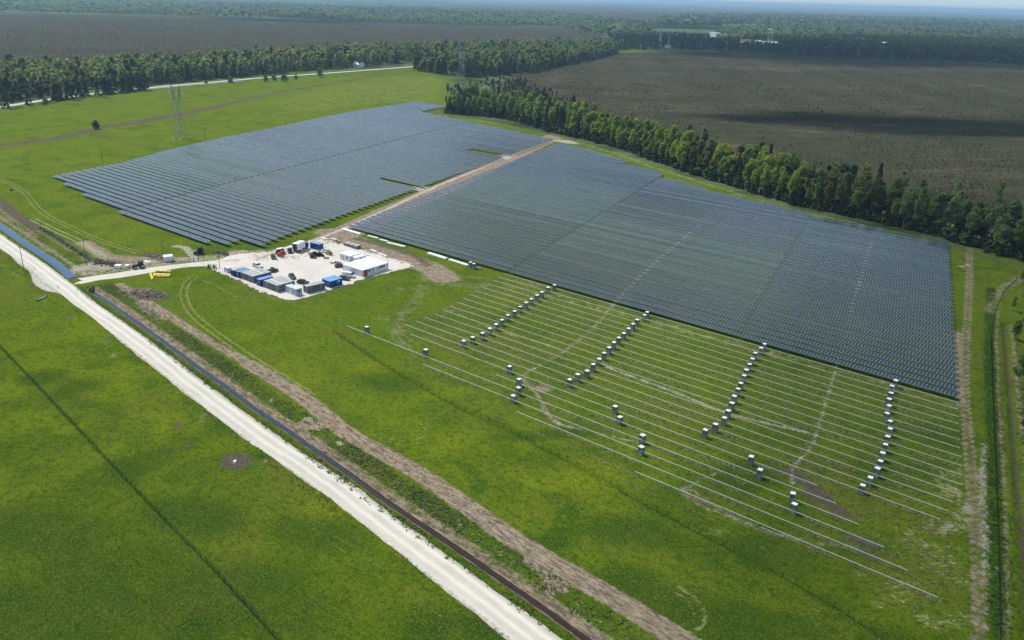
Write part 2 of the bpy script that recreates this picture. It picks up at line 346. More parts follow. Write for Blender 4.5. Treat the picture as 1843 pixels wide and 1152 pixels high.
for c, rr in (((722, 772), (5.2, 6.6)), ((1190, 1088), (4.6, 6.0, 6.4))):
    c0 = G(*c)
    for r0 in rr: line(track, [(c0[0]+r0*1.3*math.cos(a), c0[1]+r0*math.sin(a)) for a in np.linspace(-2.2, 1.6, 22)], .4, .75, .4, world=True)
line(track, [(650, 790), (760, 850), (840, 905), (900, 950)], .6, .6, .5)
blob(mud, 424, 831, 4.6, 4.4, 1.0); blob(mud, 320, 768, 3.5, 1.6, .75, -.6); blob(mud, 340, 800, 3.2, 1.2, .65, -1); blob(dirt, 365, 752, 4, 1.2, .6, -.8)
blob(dirt, 475, 830, 1.8, 1, .7); blob(dirt, 205, 640, 3, 1.2, .6, -.5); blob(dirt, 190, 610, 4, 1.5, .55); blob(dirt, 130, 573, 3, 1.5, .5); blob(pale, 30, 495, 6, 1.2, .5)
blob(dirt, 660, 752, 1.8, .8, .6); blob(dirt, 690, 575, 5, 4, .5); blob(dirt, 720, 520, 4, 3, .5)
line(lush, [(-60, 560), (0, 626), (100, 731), (210, 848), (300, 943), (380, 1022), (500, 1155), (560, 1225)], .5, .7, .6); line(lush, [(600, 597), (700, 664), (830, 738), (1000, 820), (1130, 893), (1260, 962), (1480, 1080), (1600, 1158)], .6, .7, .6)  # dark line under the fences: grass growth, with the fence shadow painted in
for x_, y_, r_ in ((240, 1050, 26), (480, 1080, 22), (90, 960, 20), (60, 1120, 24), (350, 930, 14), (1250, 1110, 16), (900, 1000, 14), (1150, 960, 12), (560, 960, 12), (700, 690, 12)): blob(lush, x_, y_, r_, r_*.5, .75, .4)
for x_, y_, r_ in ((160, 660, 22), (90, 590, 22), (300, 760, 12), (40, 760, 16), (830, 800, 18), (620, 650, 14), (780, 700, 12), (980, 860, 12), (420, 600, 10), (20, 880, 14)): blob(yellow, x_, y_, r_, r_*.5, .9, .5)
for _ in range(60):
    ch = (yellow, lush)[_ % 2]; blob(ch, random.uniform(-50, 1750), random.uniform(520, 1180), random.uniform(5, 16), random.uniform(3, 9), random.uniform(.35, .9), random.uniform(0, 3))
line(lush, offset(DITCH_A, 4.6), 4.5, .6, 3.0, world=True); line(dry, offset(DITCH_A, 4.4), 3.5, .55, 3.0, world=True); line(lush, offset(DITCH_A, -4), 2.5, .7, 2, world=True); line(lush, [(1783, 520), (1780, 620), (1783, 720), (1788, 850), (1792, 1000), (1794, 1160)], 3, .9, 2)
polym(yellow, [(-200, 330), (0, 200), (290, 162), (560, 137), (800, 140), (800, 185), (480, 235), (100, 315), (400, 440), (330, 468), (150, 430), (0, 330)], .5, 30); blob(yellow, 690, 740, 14, 8, .8); blob(yellow, 830, 800, 12, 7, .9); blob(yellow, 190, 700, 16, 8, .8); blob(yellow, 60, 640, 18, 9, .8); blob(yellow, 600, 1080, 12, 6, .8)  # far-field polygon: lighter look of backlit grass painted into the colour

# wide regions
BOG_R = GL([(905, 150), (932, 122), (1000, 110), (1080, 98), (1190, 91), (1300, 93), (1500, 104), (1700, 112), (1990, 125)])+[(60, 995), (60, 440), (-39, 437), (-129, 465), (-218, 493), (-337, 560), (-484, 615), (-597, 704)]
BOG_L = GL([(-500, 22), (0, 22), (300, 30), (560, 36), (700, 42), (840, 46), (1000, 48), (1100, 55), (1095, 68), (900, 80), (745, 84), (560, 94), (440, 100), (290, 112), (120, 124), (0, 124), (-500, 140)])
BOG_F = GL([(560, 14), (800, 11), (1100, 14), (1290, 26), (1250, 38), (1180, 36), (900, 24), (700, 20)])
FIELD_L = GL([(-700, 300), (0, 190), (120, 172), (290, 153), (440, 138), (560, 128), (745, 119), (760, 128), (812, 140), (812, 205), (930, 228), (1060, 260), (1400, 370), (1720, 440), (1843, 470), (2100, 520)])+[(244, 80), (187, -234), (-453, -233), (-917, -9)]
FIELD_F = GL([(1740, 49), (1950, 54), (1950, 63), (1800, 60), (1742, 53)])
FIELD_G = GL([(1130, 88), (1165, 83), (1185, 86), (1160, 92), (1080, 100), (1020, 108), (1010, 105), (1070, 95)])
B0 = inside(P, BOG_R) | inside(P, BOG_L) | inside(P, BOG_F)
F0 = inside(P, FIELD_L) | inside(P, FIELD_F) | inside(P, FIELD_G)
bog = B0.astype(float); forest = (~B0 & ~F0).astype(float)
A = np.zeros((nP, 4)); B = np.zeros((nP, 4)); C = np.zeros((nP, 4))
for arr, k, ch in ((A, 0, dirt), (A, 1, pale), (A, 2, track), (B, 0, lush), (B, 1, dry), (B, 2, mud), (B, 3, yellow)): arr[near, k] = ch
A[:, 3] = 1; C[:, 2] = 0; C[:, 0] = bog; C[:, 1] = forest; C[:, 3] = 1
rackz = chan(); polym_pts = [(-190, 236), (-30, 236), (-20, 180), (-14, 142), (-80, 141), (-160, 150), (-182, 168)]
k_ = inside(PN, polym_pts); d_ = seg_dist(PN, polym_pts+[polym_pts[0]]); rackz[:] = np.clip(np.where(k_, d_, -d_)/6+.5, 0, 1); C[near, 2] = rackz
# heights: ditches cut in, spoil slightly raised, gentle roll
Z = np.zeros(nP); zn = np.zeros(len(PN))
def ditch(pts, half, depth, flat):
    a = np.array(pts); k = np.where((PN[:, 0] > a[:, 0].min()-8) & (PN[:, 0] < a[:, 0].max()+8) & (PN[:, 1] > a[:, 1].min()-8) & (PN[:, 1] < a[:, 1].max()+8))[0]
    d = seg_dist(PN[k], pts); zn[k] = np.minimum(zn[k], -depth*sm(d, flat, half))
k = PN[:, 1] < 360
zn[k] += (dirt[k]*.12+mud[k]*.2)*RNG.random(k.sum())
ditch(DITCH_A, 2.2, 1.3, .3); ditch(DITCH_B, 3.6, 1.35, .9); ditch(DITCH_R, 1.3, 1.0, .2)
Z[near] = zn
idx = np.arange(nP).reshape(len(gy), len(gx))
FQ = np.stack([idx[:-1, :-1], idx[:-1, 1:], idx[1:, 1:], idx[1:, :-1]], -1).reshape(-1, 4)

n = N('grassland')
a1, a2, a3 = n.attr('mask_a'), n.attr('mask_b'), n.attr('mask_c')
n7 = n.noise(1.5, 3, .7)
def sep(at):
    q = n.node('ShaderNodeSeparateColor'); n.lk(at.outputs['Color'], q.inputs[0]); return q.outputs
s1, s2, s3 = sep(a1), sep(a2), sep(a3)
n1 = n.noise(.012, 5, .6); n2 = n.noise(.07, 6, .62, dist=.4); n3 = n.noise(.6, 5, .65); n4 = n.noise(3.2, 4, .7); n5 = n.noise(.25, 6, .7, dist=.8)
g = n.mix(n.ramp(n2, .36, .64), (.043, .095, .006), (.135, .178, .008))
g = n.mix(n.ramp(n1, .36, .62, 0, .7), g, (.11, .168, .007))
g = n.mix(n.ramp(n5, .48, .7, 0, .75), g, (.13, .165, .018))
g = n.mix(n.ramp(n.noise(.035, 5, .6, dist=.7), .48, .62, 0, .6), g, (.145, .15, .02))
g = n.mix(n.math('MULTIPLY', n.math('MULTIPLY', a2.outputs['Alpha'], n.ramp(n2, .35, .62, .3, 1.2)), n.ramp(n5, .3, .6, .35, .95)), g, (.165, .215, .006))
g = n.mix(n.math('MULTIPLY', s2[0], n.ramp(n5, .3, .6, .5, .95)), g, (.022, .062, .008))
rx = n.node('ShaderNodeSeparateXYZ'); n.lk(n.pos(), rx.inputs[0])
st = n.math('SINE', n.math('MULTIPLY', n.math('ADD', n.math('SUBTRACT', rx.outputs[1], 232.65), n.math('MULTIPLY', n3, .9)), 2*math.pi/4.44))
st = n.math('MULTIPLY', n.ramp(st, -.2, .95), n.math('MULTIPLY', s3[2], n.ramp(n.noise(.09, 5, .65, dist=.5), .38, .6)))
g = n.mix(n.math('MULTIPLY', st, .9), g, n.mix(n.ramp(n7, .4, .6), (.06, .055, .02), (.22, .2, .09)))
g = n.mix(n.ramp(n3, .3, .56, .7, 0), g, (.022, .052, .006))
strg = n.noise(.9, 6, .8, n.mapping(n.pos(), (.45, 2.0, 1), (0, 0, .12)), .8)
g = n.mix(n.ramp(strg, .54, .72, 0, .38), g, (.17, .18, .05))
g = n.mix(n.ramp(strg, .3, .45, .35, 0), g, (.02, .05, .008))
g = n.mix(n.ramp(n4, .5, .66, .0, .62), g, (.19, .25, .03))
g = n.mix(n.ramp(n4, .34, .48, .7, .0), g, (.014, .04, .004))
g = n.mix(n.ramp(n7, .36, .5, .5, 0), g, (.02, .058, .005)); g = n.mix(n.ramp(n7, .54, .66, 0, .35), g, (.15, .21, .015))
fl = n.ramp(n.noise(5.0, 2, .6), .68, .74); g = n.mix(n.math('MULTIPLY', fl, n.math('MULTIPLY', a2.outputs['Alpha'], .7)), g, (.5, .42, .02))
tuft = n.noise(1.3, 6, .75)
def edge(mask, k=2.6, lo=.36, hi=.86):
    """mask with a ragged, noise-broken edge"""
    m = n.math('ADD', mask, n.math('MULTIPLY', n.math('SUBTRACT', n.math('ADD', n.math('MULTIPLY', tuft, .4), n.math('ADD', n.math('MULTIPLY', n3, .25), n.math('MULTIPLY', n5, .35))), .5), k))
    return n.ramp(m, lo, hi)
strk = n.noise(1.0, 6, .75, n.mapping(n.pos(), (.8, 1.8, 1), (0, 0, -.3)))
dryc = n.mix(n.ramp(strk, .35, .65), (.15, .14, .04), (.5, .44, .25))
g = n.mix(n.math('MULTIPLY', n.ramp(n.math('ADD', n.math('MULTIPLY', s2[1], .8), n.math('MULTIPLY', n.math('SUBTRACT', n.math('ADD', n.math('MULTIPLY', n5, .5), n.math('MULTIPLY', strk, .5)), .5), 4.5)), .55, 1.1), .75), g, dryc)
SA = math.atan2(STRIP[-1][1]-STRIP[len(STRIP)//2][1], STRIP[-1][0]-STRIP[len(STRIP)//2][0])
dc = n.mix(n.ramp(n.noise(1.1, 8, .78, n.mapping(n.pos(), (.3, 1.3, 1), (0, 0, -SA)), .5), .34, .62), (.085, .064, .043), (.385, .305, .22))
dc = n.mix(n.ramp(n.noise(.5, 4, .6), .45, .7, 0, .5), dc, (.21, .165, .12))
g = n.mix(edge(s1[0]), g, dc)
mc = n.mix(n.ramp(n.noise(1.9, 7, .8, dist=1.0), .35, .62), (.035, .027, .019), (.17, .135, .10))
g = n.mix(edge(s2[2]), g, mc)
pc = n.mix(n.ramp(n.noise(1.3, 7, .85), .35, .65), (.22, .185, .14), (.56, .52, .44))
g = n.mix(n.math('MULTIPLY', edge(s1[1], 2.8), .85), g, pc)
g = n.mix(n.math('MULTIPLY', edge(s1[2], 1.4, .3, .75), .75), g, (.27, .28, .12))
# bog: heather and sedge with tan openings
bpos = n.mapping(n.pos(), (.55, 1.7, 1), (0, 0, -.68))
b1 = n.noise(.011, 7, .68, bpos, 1.2); b2 = n.noise(.09, 7, .75, bpos, .6); b3 = n.noise(.5, 4, .7)
bc = n.mix(n.ramp(b2, .36, .62), (.040, .038, .022), (.098, .086, .050))
bc = n.mix(n.ramp(b1, .52, .66, 0, .85), bc, n.mix(n.ramp(b2, .4, .6), (.08, .064, .036), (.2, .155, .095)))
bc = n.mix(n.ramp(b1, .34, .5, .8, 0), bc, (.034, .04, .02))
bc = n.mix(n.ramp(n.noise(.0045, 5, .65, bpos, .5), .42, .6, .55, 0), bc, (.05, .056, .03))
bc = n.mix(n.ramp(b3, .35, .6, .6, 0), bc, (.028, .03, .018))
g = n.mix(n.ramp(n.math('ADD', s3[0], n.math('MULTIPLY', n.math('SUBTRACT', n2, .5), .6)), .4, .6), g, bc)
fpos = n.mapping(n.pos(), (.6, 1.6, 1), (0, 0, -.68))
f1 = n.noise(.0016, 6, .6, fpos, .6); f2 = n.noise(.02, 4, .7)
fc = n.mix(n.ramp(f1, .42, .58), (.022, .036, .018), (.11, .15, .06))
fc = n.mix(n.ramp(n.noise(.0006, 5, .6, fpos), .56, .63, 0, .85), fc, (.11, .085, .06))
fc = n.mix(n.ramp(f2, .3, .6, .7, 0), fc, (.012, .02, .01))
g = n.mix(s3[1], g, fc)
hgt = n.math('ADD', n.math('MULTIPLY', tuft, 1.0), n.math('MULTIPLY', n4, .35))
hgt = n.math('ADD', hgt, n.math('MULTIPLY', n3, .8))
GROUND = n.done(n.bsdf(g, 1.0, 0, n.bump(hgt, 1.0, .5), .0))
gm = np_mesh('ground', np.stack([P[:, 0], P[:, 1], Z], 1), FQ, GROUND, {'mask_a': A, 'mask_b': B, 'mask_c': C})
link('ground', gm, kind='structure')

# ------------------------------------------------------------------ roads, yard, water
def gravel(name, c1, c2, streak=None, rot=0.0, rough=.95):
    n = N(name); a = n.noise(1.2, 6, .75); b = n.noise(.12, 5, .6); c = n.noise(9, 3, .7)
    col = n.mix(n.ramp(a, .25, .75), c1, c2)
    col = n.mix(n.ramp(b, .4, .65, 0, .35), col, tuple(x*.78 for x in c1))
    if streak:
        at = n.attr('across').outputs['Fac']
        w = n.math('SINE', n.math('MULTIPLY', n.math('ADD', at, n.math('MULTIPLY', n.math('SUBTRACT', n.noise(.06, 3, .5), .5), .5)), streak))
        j = n.math('ADD', w, n.math('MULTIPLY', n.math('SUBTRACT', n.noise(.5, 6, .7), .5), 1.2))
        col = n.mix(n.ramp(j, -.2, 1.1, 0, .7), col, tuple(min(1, x*1.12) for x in c2))
        col = n.mix(n.ramp(j, -1.2, -.2, .32, 0), col, tuple(x*.84 for x in c1))
        e = n.ramp(n.math('ABSOLUTE', at), .66, .95); col = n.mix(n.math('MULTIPLY', e, n.ramp(a, .35, .6)), col, tuple(x*.62 for x in c1))
    return n.done(n.bsdf(col, rough, 0, n.bump(n.math('ADD', a, n.math('MULTIPLY', c, .4)), .35, .08), .15))
WHITE_GRAVEL = gravel('white_limestone_gravel', (.48, .445, .38), (.56, .525, .455), 9.0)
YARD_GRAVEL = gravel('yard_gravel', (.50, .455, .405), (.62, .575, .52))
TRACK_DIRT = gravel('track_dirt', (.27, .225, .185), (.45, .395, .335), 7.0)
HIGHWAY = gravel('pale_asphalt', (.42, .42, .42), (.5, .5, .5))

def ribbon(name, left, right, mat, z, jag=.35, step=.8, cols=7, half=None):
    """sheet between two traced edges, its edges broken by clods and grass"""
    L = [tuple(q) for q in left]; Q = [tuple(q) for q in right]
    w0 = half or float(np.median(seg_dist(resample(Q, 2), L)))/2
    c = resample(Q, step); ker = np.ones(9)/9
    for i in (0, 1): c[:, i] = np.convolve(np.pad(c[:, i], 4, mode='edge'), ker, 'valid')
    t = np.gradient(c, axis=0); t /= np.linalg.norm(t, axis=1)[:, None]+1e-9; nrm = np.stack([-t[:, 1], t[:, 0]], 1)
    mid = resample(L, 2)[len(resample(L, 2))//2]; k = np.argmin(((c-mid)**2).sum(1)); sg = 1 if ((mid-c[k])@nrm[k]) > 0 else -1
    c = c+nrm*sg*w0; dl = seg_dist(c, L); dr = seg_dist(c, Q); n_ = len(c)
    def wob(): 
        a_ = RNG.normal(0, 1, n_+16)*.55; return (np.convolve(a_, np.ones(3)/3, 'same')*.7+np.convolve(a_, np.ones(11)/11, 'same')*1.4)[8:n_+8]*jag
    dl = np.convolve(np.pad(dl, 2, mode='edge'), np.ones(5)/5, 'valid')+wob(); dr = np.convolve(np.pad(dr, 2, mode='edge'), np.ones(5)/5, 'valid')+wob()
    v = []; ac = []
    for j in range(cols):
        q_ = 2*j/(cols-1)-1; off_ = np.where(q_ < 0, -dr*abs(q_), dl*abs(q_)); crown = .07*(1-q_*q_)-(.08 if abs(q_) == 1 else 0)
        v.append(np.column_stack([c+nrm*(sg*off_)[:, None], np.full(n_, z+crown)])); ac.append(off_/w0)
    v = np.stack(v, 1).reshape(-1, 3); ac = np.stack(ac, 1).reshape(-1)
    I = np.arange(n_*cols).reshape(n_, cols); f = np.stack([I[:-1, :-1], I[:-1, 1:], I[1:, 1:], I[1:, :-1]], -1).reshape(-1, 4)
    if sg > 0: f = f[:, ::-1]
    return link(name, np_mesh(name, v, f[:, ::-1], mat, {'across': ac}), kind='structure')
def strip(name, px, w, mat, z, jag=.3, step=.8, cols=5):
    c = [tuple(q) for q in resample(chaikin(GL(px), 2), 1.0)]
    return ribbon(name, offset(c, w/2), offset(c, -w/2), mat, z, jag, step, cols)
ribbon('gravel_road', [tuple(q) for q in resample(GL(ROAD_L), 1)], [tuple(q) for q in resample(GL(ROAD_R), 1)], WHITE_GRAVEL, .10, .35, .6, 9)
ribbon('access_road', GL([(128, 502), (163, 497), (211, 490), (260, 482), (325, 475), (361, 471), (395, 465), (430, 462)]),
       GL([(128, 511), (141, 513), (179, 504.5), (211, 501.5), (268, 492), (333, 481.5), (361, 479.5), (400, 481), (430, 480)]), WHITE_GRAVEL, .055, .3, .6, 6)
strip('field_track', [(455, 470), (500, 453), (545, 441), (600, 420), (650, 398), (700, 375), (760, 347), (820, 321), (880, 296), (940, 272), (980, 257), (1010, 251), (1040, 258)], 3.6, TRACK_DIRT, .05, .35, 1.0)
strip('highway', [(-300, 240), (-60, 203), (0, 194), (120, 174.5), (290, 156.5), (350, 151.5), (400, 147), (480, 140), (560, 134.5), (640, 128.5), (700, 124), (745, 120.5), (800, 116)], 9, HIGHWAY, .5, .1, 8)
strip('cycle_path', [(150, 172.5), (200, 167), (300, 158), (380, 151), (440, 146)], 2.5, HIGHWAY, .4, .1, 8)
# yard: one gravel pad
def pad(name, px, mat, z, jag=.6):
    o = resample(chaikin(GL(px+[px[0]]), 1), .7)[:-1]; c = o.mean(0); rings = 14; v = []
    r = np.convolve(RNG.normal(0, 1, len(o)), [.25, .5, .25], 'same')*jag
    dirn = (o-c)/np.linalg.norm(o-c, axis=1)[:, None]; o = o+dirn*r[:, None]
    for i in range(rings, 0, -1): q = c+(o-c)*i/rings; v.append(np.column_stack([q, np.full(len(q), z+(0 if i < rings else -.04))]))
    v = np.concatenate(v); m = len(o); f = []
    for i in range(rings-1):
        for k in range(m): f.append((i*m+k, i*m+(k+1) % m, (i+1)*m+(k+1) % m, (i+1)*m+k))
    me = bpy.data.meshes.new(name); me.from_pydata([tuple(p) for p in v]+[(c[0], c[1], z)], [], f+[((rings-1)*m+k, (rings-1)*m+(k+1) % m, rings*m) for k in range(m)])
    me.materials.append(mat); me.update(); return link(name, me, kind='structure')
YARD = [(366, 476), (385, 487), (415, 497), (463, 521), (495, 534), (525, 541), (548, 536), (575, 528), (621, 514), (655, 501), (700, 491), (744, 480), (742, 475), (700, 464), (650, 449), (601, 435), (577, 429), (560, 432), (530, 440), (490, 452), (450, 456), (425, 457), (405, 463), (385, 470)]
pad('yard', YARD, YARD_GRAVEL, .09)
def water_mat(name, col, rough=.06):
    n = N(name); h = n.noise(2.2, 4, .6)
    return n.done(n.bsdf(n.mix(n.ramp(n.noise(.4, 4, .6), .35, .65), col, tuple(c*1.5 for c in col)), rough, 0, n.bump(h, .06, .02), .6))
def water(name, pts, w, mat, z):
    c = [tuple(q) for q in resample(pts, 1.0)]; ribbon(name, offset(c, w/2), offset(c, -w/2), mat, z, .12, .5, 3)
n = N('ditch_water_sky_tint'); xx = n.node('ShaderNodeSeparateXYZ'); n.lk(n.pos(), xx.inputs[0]); wob = n.noise(.3, 4, .6)
wc = n.mix(n.ramp(n.math('ADD', xx.outputs[0], n.math('MULTIPLY', wob, 30)), -150, -95), (.012, .022, .055), (.03, .016, .011)); WA = n.done(n.bsdf(wc, .07, 0, n.bump(n.noise(2.2, 4, .6), .07, .02), .6))  # blue to brown along X: changing sky reflection painted into the water colour
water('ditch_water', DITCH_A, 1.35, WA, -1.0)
water('ditch_water', DITCH_B, 4.0, water_mat('blue_ditch_water', (.018, .045, .11)), -1.0)
water('ditch_water', DITCH_R, .5, water_mat('peat_water', (.022, .010, .007), .45), -.98)

# ------------------------------------------------------------------ solar tables
PITCH_Y = 4.44
Y0 = 232.65                       # the rail of the front rack; panel rows follow every 4.44 m behind it, each one module farther left
SHEAR = .2465
MW = 1.01                         # one module along the row
n = N('solar_glass')
co = n.node('ShaderNodeSeparateXYZ'); n.lk(n.obj(), co.inputs[0]); ox, oy = co.outputs[0], co.outputs[1]
fx = n.math('FRACT', n.math('DIVIDE', ox, MW)); gapx = n.math('MAXIMUM', n.ramp(fx, .035, .04, 1, 0), n.ramp(fx, .96, .965, 0, 1))
fy = n.math('GREATER_THAN', n.math('ABSOLUTE', oy), 1.09)
cell = n.math('MAXIMUM', n.math('LESS_THAN', n.math('FRACT', n.math('DIVIDE', oy, .188)), .05), n.math('LESS_THAN', n.math('FRACT', n.math('DIVIDE', ox, .175)), .04))
fr = n.math('MAXIMUM', gapx, fy)
rnd = n.node('ShaderNodeObjectInfo').outputs['Random']
wn = n.node('ShaderNodeTexWhiteNoise', noise_dimensions='2D'); cv = n.node('ShaderNodeCombineXYZ'); n.lk(n.math('FLOOR', n.math('DIVIDE', ox, MW)), cv.inputs[0]); n.lk(rnd, cv.inputs[1]); n.lk(cv.outputs[0], wn.inputs['Vector'])
c = n.mix(wn.outputs[0], (.008, .020, .038), (.014, .030, .054)); c = n.mix(n.math('MULTIPLY', cell, .2), c, (.10, .11, .14))
glass = n.bsdf(c, .16, 0, None, .9); frame = n.bsdf((.46, .49, .5), .45, .3, None, .4)
mx = n.node('ShaderNodeMixShader'); n.lk(fr, mx.inputs[0]); n.lk(glass, mx.inputs[1]); n.lk(frame, mx.inputs[2])
SOLAR = n.done(mx.outputs[0])
BACK = plain('panel_underside', (.30, .32, .35), .5)
GALV = plain('galvanised_steel', (.62, .65, .62), .42, .35, .08, 2.0, .5)
POSTM = plain('dull_steel_post', (.22, .24, .22), .6, .4)
ZP = 1.42
_pm = {}
def panel_mesh(nm):
    if nm not in _pm:
        L = nm*MW; mb = MB(); mb.add([(0, -1.12, .02), (L, -1.12, .02), (L, 1.12, .02), (0, 1.12, .02)], [(0, 1, 2, 3)])
        mb.mi = 1; mb.add([(0, -1.12, -.02), (L, -1.12, -.02), (L, 1.12, -.02), (0, 1.12, -.02)], [(0, 3, 2, 1)])
        mb.add([(0, -1.12, -.018), (L, -1.12, -.018), (L, -1.12, .018), (0, -1.12, .018)], [(0, 1, 2, 3)])
        mb.add([(L, -1.12, -.018), (L, 1.12, -.018), (L, 1.12, .018), (L, -1.12, .018)], [(0, 1, 2, 3)])
        mb.add([(0, -1.12, -.018), (0, 1.12, -.018), (0, 1.12, .018), (0, -1.12, .018)], [(3, 2, 1, 0)])
        me = mb.mesh('panel_array', [SOLAR, BACK])
        fm = MB(); fm.box((L/2, 0, -.10), (L+.5, .14, .14)); k = max(2, int(L/6.9))
        for i in range(k+1): fm.box((.6+i*(L-1.2)/k, 0, -ZP/2-.1), (.12, .09, ZP+.1-.2))
        _pm[nm] = (me, fm.mesh('support_frame', POSTM))
    return _pm[nm]
rows = []
RTOP = [(406.5, -74.5), (410.6, -107), (413.4, -129.7), (428, -206), (431.4, -208.8), (443, -244), (453.5, -248), (462, -283), (470, -285), (484, -321), (488.5, -324), (492, -356)]
def x_end_right(y):
    xr = -33.0-SHEAR*(y-236)
    if y > 492: return None
    if y < 404: return xr
    return min(xr, float(np.interp(y, [q[0] for q in RTOP], [q[1] for q in RTOP])))
j = 1
while True:
    y = Y0+j*PITCH_Y; xe = x_end_right(y)
    if xe is None: break
    sh = -SHEAR*(y-237.1); x0 = -287.0-(y-237.1)*.2785
    for a, b, where in ((x0, -193.4+sh, 'beside the dirt track'), (-192.8+sh, -97.8+sh, 'between the aisles'), (-97.45+sh, -33.2+sh, 'at the far right side')):
        b = min(b, xe)
        if b-a > 6: rows.append((a, b, y, 'right', j, where))
    j += 1
j = 1
YL0 = 178.8
while True:
    y = YL0+(j-1)*PITCH_Y
    if y > 585: break
    xa = {1: -370, 2: -427.5, 3: -458.4}.get(j) or float(np.interp(y, [191, 238, 278, 334, 376, 433, 503, 573], [-481, -493, -514, -535, -547, -566, -586, -598]))
    xb = {1: -307.2, 2: -299.2, 3: -300, 4: -287.5}.get(j) or -289.5-.262*(y-193)
    if 312.5 < y < 318: xb = -354
    if 421.5 < y < 428: xb = -385
    if y > 505.8: xb = float(np.interp(y, [505.8, 525.4, 537.3, 586], [-376, -481, -545, -557]))
    gap = -386.2-.268*(y-193)
    for a, b, where in ((xa, gap-.5, 'left of the aisle'), (gap+.5, xb, 'right of the aisle')):
        if y > 523: a, b = xa, (xb if where[0] == 'l' else xa)
        b = min(b, xb)
        if b-a > 6: rows.append((a, b, y, 'left', j, where))
    j += 1
rows.sort(key=lambda r: math.hypot((r[0]+r[1])/2, r[2])/max(20, (r[1]-r[0]))**.3)
tilt_of = {}
def row_tilt(f, j):
    if (f, j) not in tilt_of: tilt_of[(f, j)] = random.gauss(9.5 if f == 'right' else 13.5, 1.0)+(-2.5 if random.random() < .1 else 0)
    return tilt_of[(f, j)]
far_v, far_f = [], []
for i, (a, b, y, f, j, where) in enumerate(rows):
    nm = int(round((b-a)/MW)); pm, fm = panel_mesh(nm); tl = R(row_tilt(f, j)+random.gauss(0, .7)+1.8*math.sin(a*.021+j*.19)+(-2.0 if random.random() < .06 else 0))
    if i < 300:
        t = thing('solar_table', '%s solar table in %s row of %s panel field, %s' % ('blue-grey' if f == 'left' else 'dark blue', ordinal(j), f, where),
                  'solar panels', (a, y, 0), 0, 'solar tables of the %s field' % f); t.scale = ((b-a)/(nm*MW), 1, 1)
        p = link('panel_array', pm, t, (0, 0, ZP)); p.rotation_euler = (tl, 0, 0); link('support_frame', fm, t, (0, 0, ZP))
    else:
        p = [(a, -1.12), (b, -1.12), (b, 1.12), (a, 1.12)]; k = len(far_v)
        far_v += [(q[0]-0, y+q[1]*math.cos(tl), ZP+q[1]*math.sin(tl)) for q in p]; far_f.append((k, k+1, k+2, k+3))
        k = len(far_v); far_v += [(q[0], y+q[1]*math.cos(tl), ZP-.05+q[1]*math.sin(tl)) for q in p]; far_f.append((k+3, k+2, k+1, k))
if far_v:
    n = N('solar_glass_far'); c0 = n.node('ShaderNodeSeparateXYZ'); n.lk(n.pos(), c0.inputs[0])
    fr = n.math('LESS_THAN', n.math('FRACT', n.math('DIVIDE', c0.outputs[0], MW)), .1)
    mx = n.node('ShaderNodeMixShader'); n.lk(fr, mx.inputs[0]); n.lk(n.bsdf((.014, .02, .042), .13, 0, None, .5), mx.inputs[1]); n.lk(n.bsdf((.52, .54, .56), .38, .55), mx.inputs[2]); FARS = n.done(mx.outputs[0])
    me = bpy.data.meshes.new('far_solar_tables'); me.from_pydata(far_v, [], far_f); me.materials.append(FARS)
    link('far_solar_tables', me, label='farthest rows of solar tables at the back of the left panel field', cat='solar panels', kind='stuff')

# ------------------------------------------------------------------ bare racks in front, rails on posts
RAIL_END = [(-192.2, -32.0), (-190.6, -31.1), (-189.5, -29.9), (-188.6, -28.9), (-187.8, -27.8), (-186.7, -26.7), (-185.4, -25.6), (-184.4, -24.4), (-183.4, -23.2), (-182.4, -22.3), (-181.2, -21.2), (-180.4, -20.6), (-180.9, -21.1), (-180.7, -20.9), (-180.8, -21.5), (-174.0, -45.7), (-135.3, -40.1), (-193.6, -33.7), (-155.2, -27.4), (-117.0, -21.8), (-78.9, -15.5)]
RAIL_Y = [232.65-4.44*i for i in range(21)]
pb = MB(); pb.box((0, 0, .53), (.13, .09, 1.1)); POST = pb.mesh('post', POSTM)
for i, ((a, b), y) in enumerate(zip(RAIL_END, RAIL_Y)):
    where = 'first bare rack rail in front of the panel field, longest shadow behind it' if i == 0 else ('%s bare rack rail out from the panel field' % ordinal(i+1) if i < 20 else 'outermost bare rack rail, short, nearest the ditch')
    t = thing('mounting_rack', where, 'rack', (a, y, 0), 0, 'bare mounting racks on the grass')
    mb = MB(); mb.box(((b-a)/2, 0, 1.13), (b-a, .13, .12)); x = .4
    part('rail', mb, GALV, t); cb = MB()
    while x < b-a: cb.box((x, 0, 1.24), (.07, .3, .11)); x += 2.1 if random.random() < .9 else 1.05
    o = part('clamp', cb, GALV, t); o['kind'] = 'stuff'
    k = max(2, int(round((b-a)/7.1)))
    for q in range(k+1): link('post', POST, t, (.8+q*(b-a-1.6)/k, 0, 0))
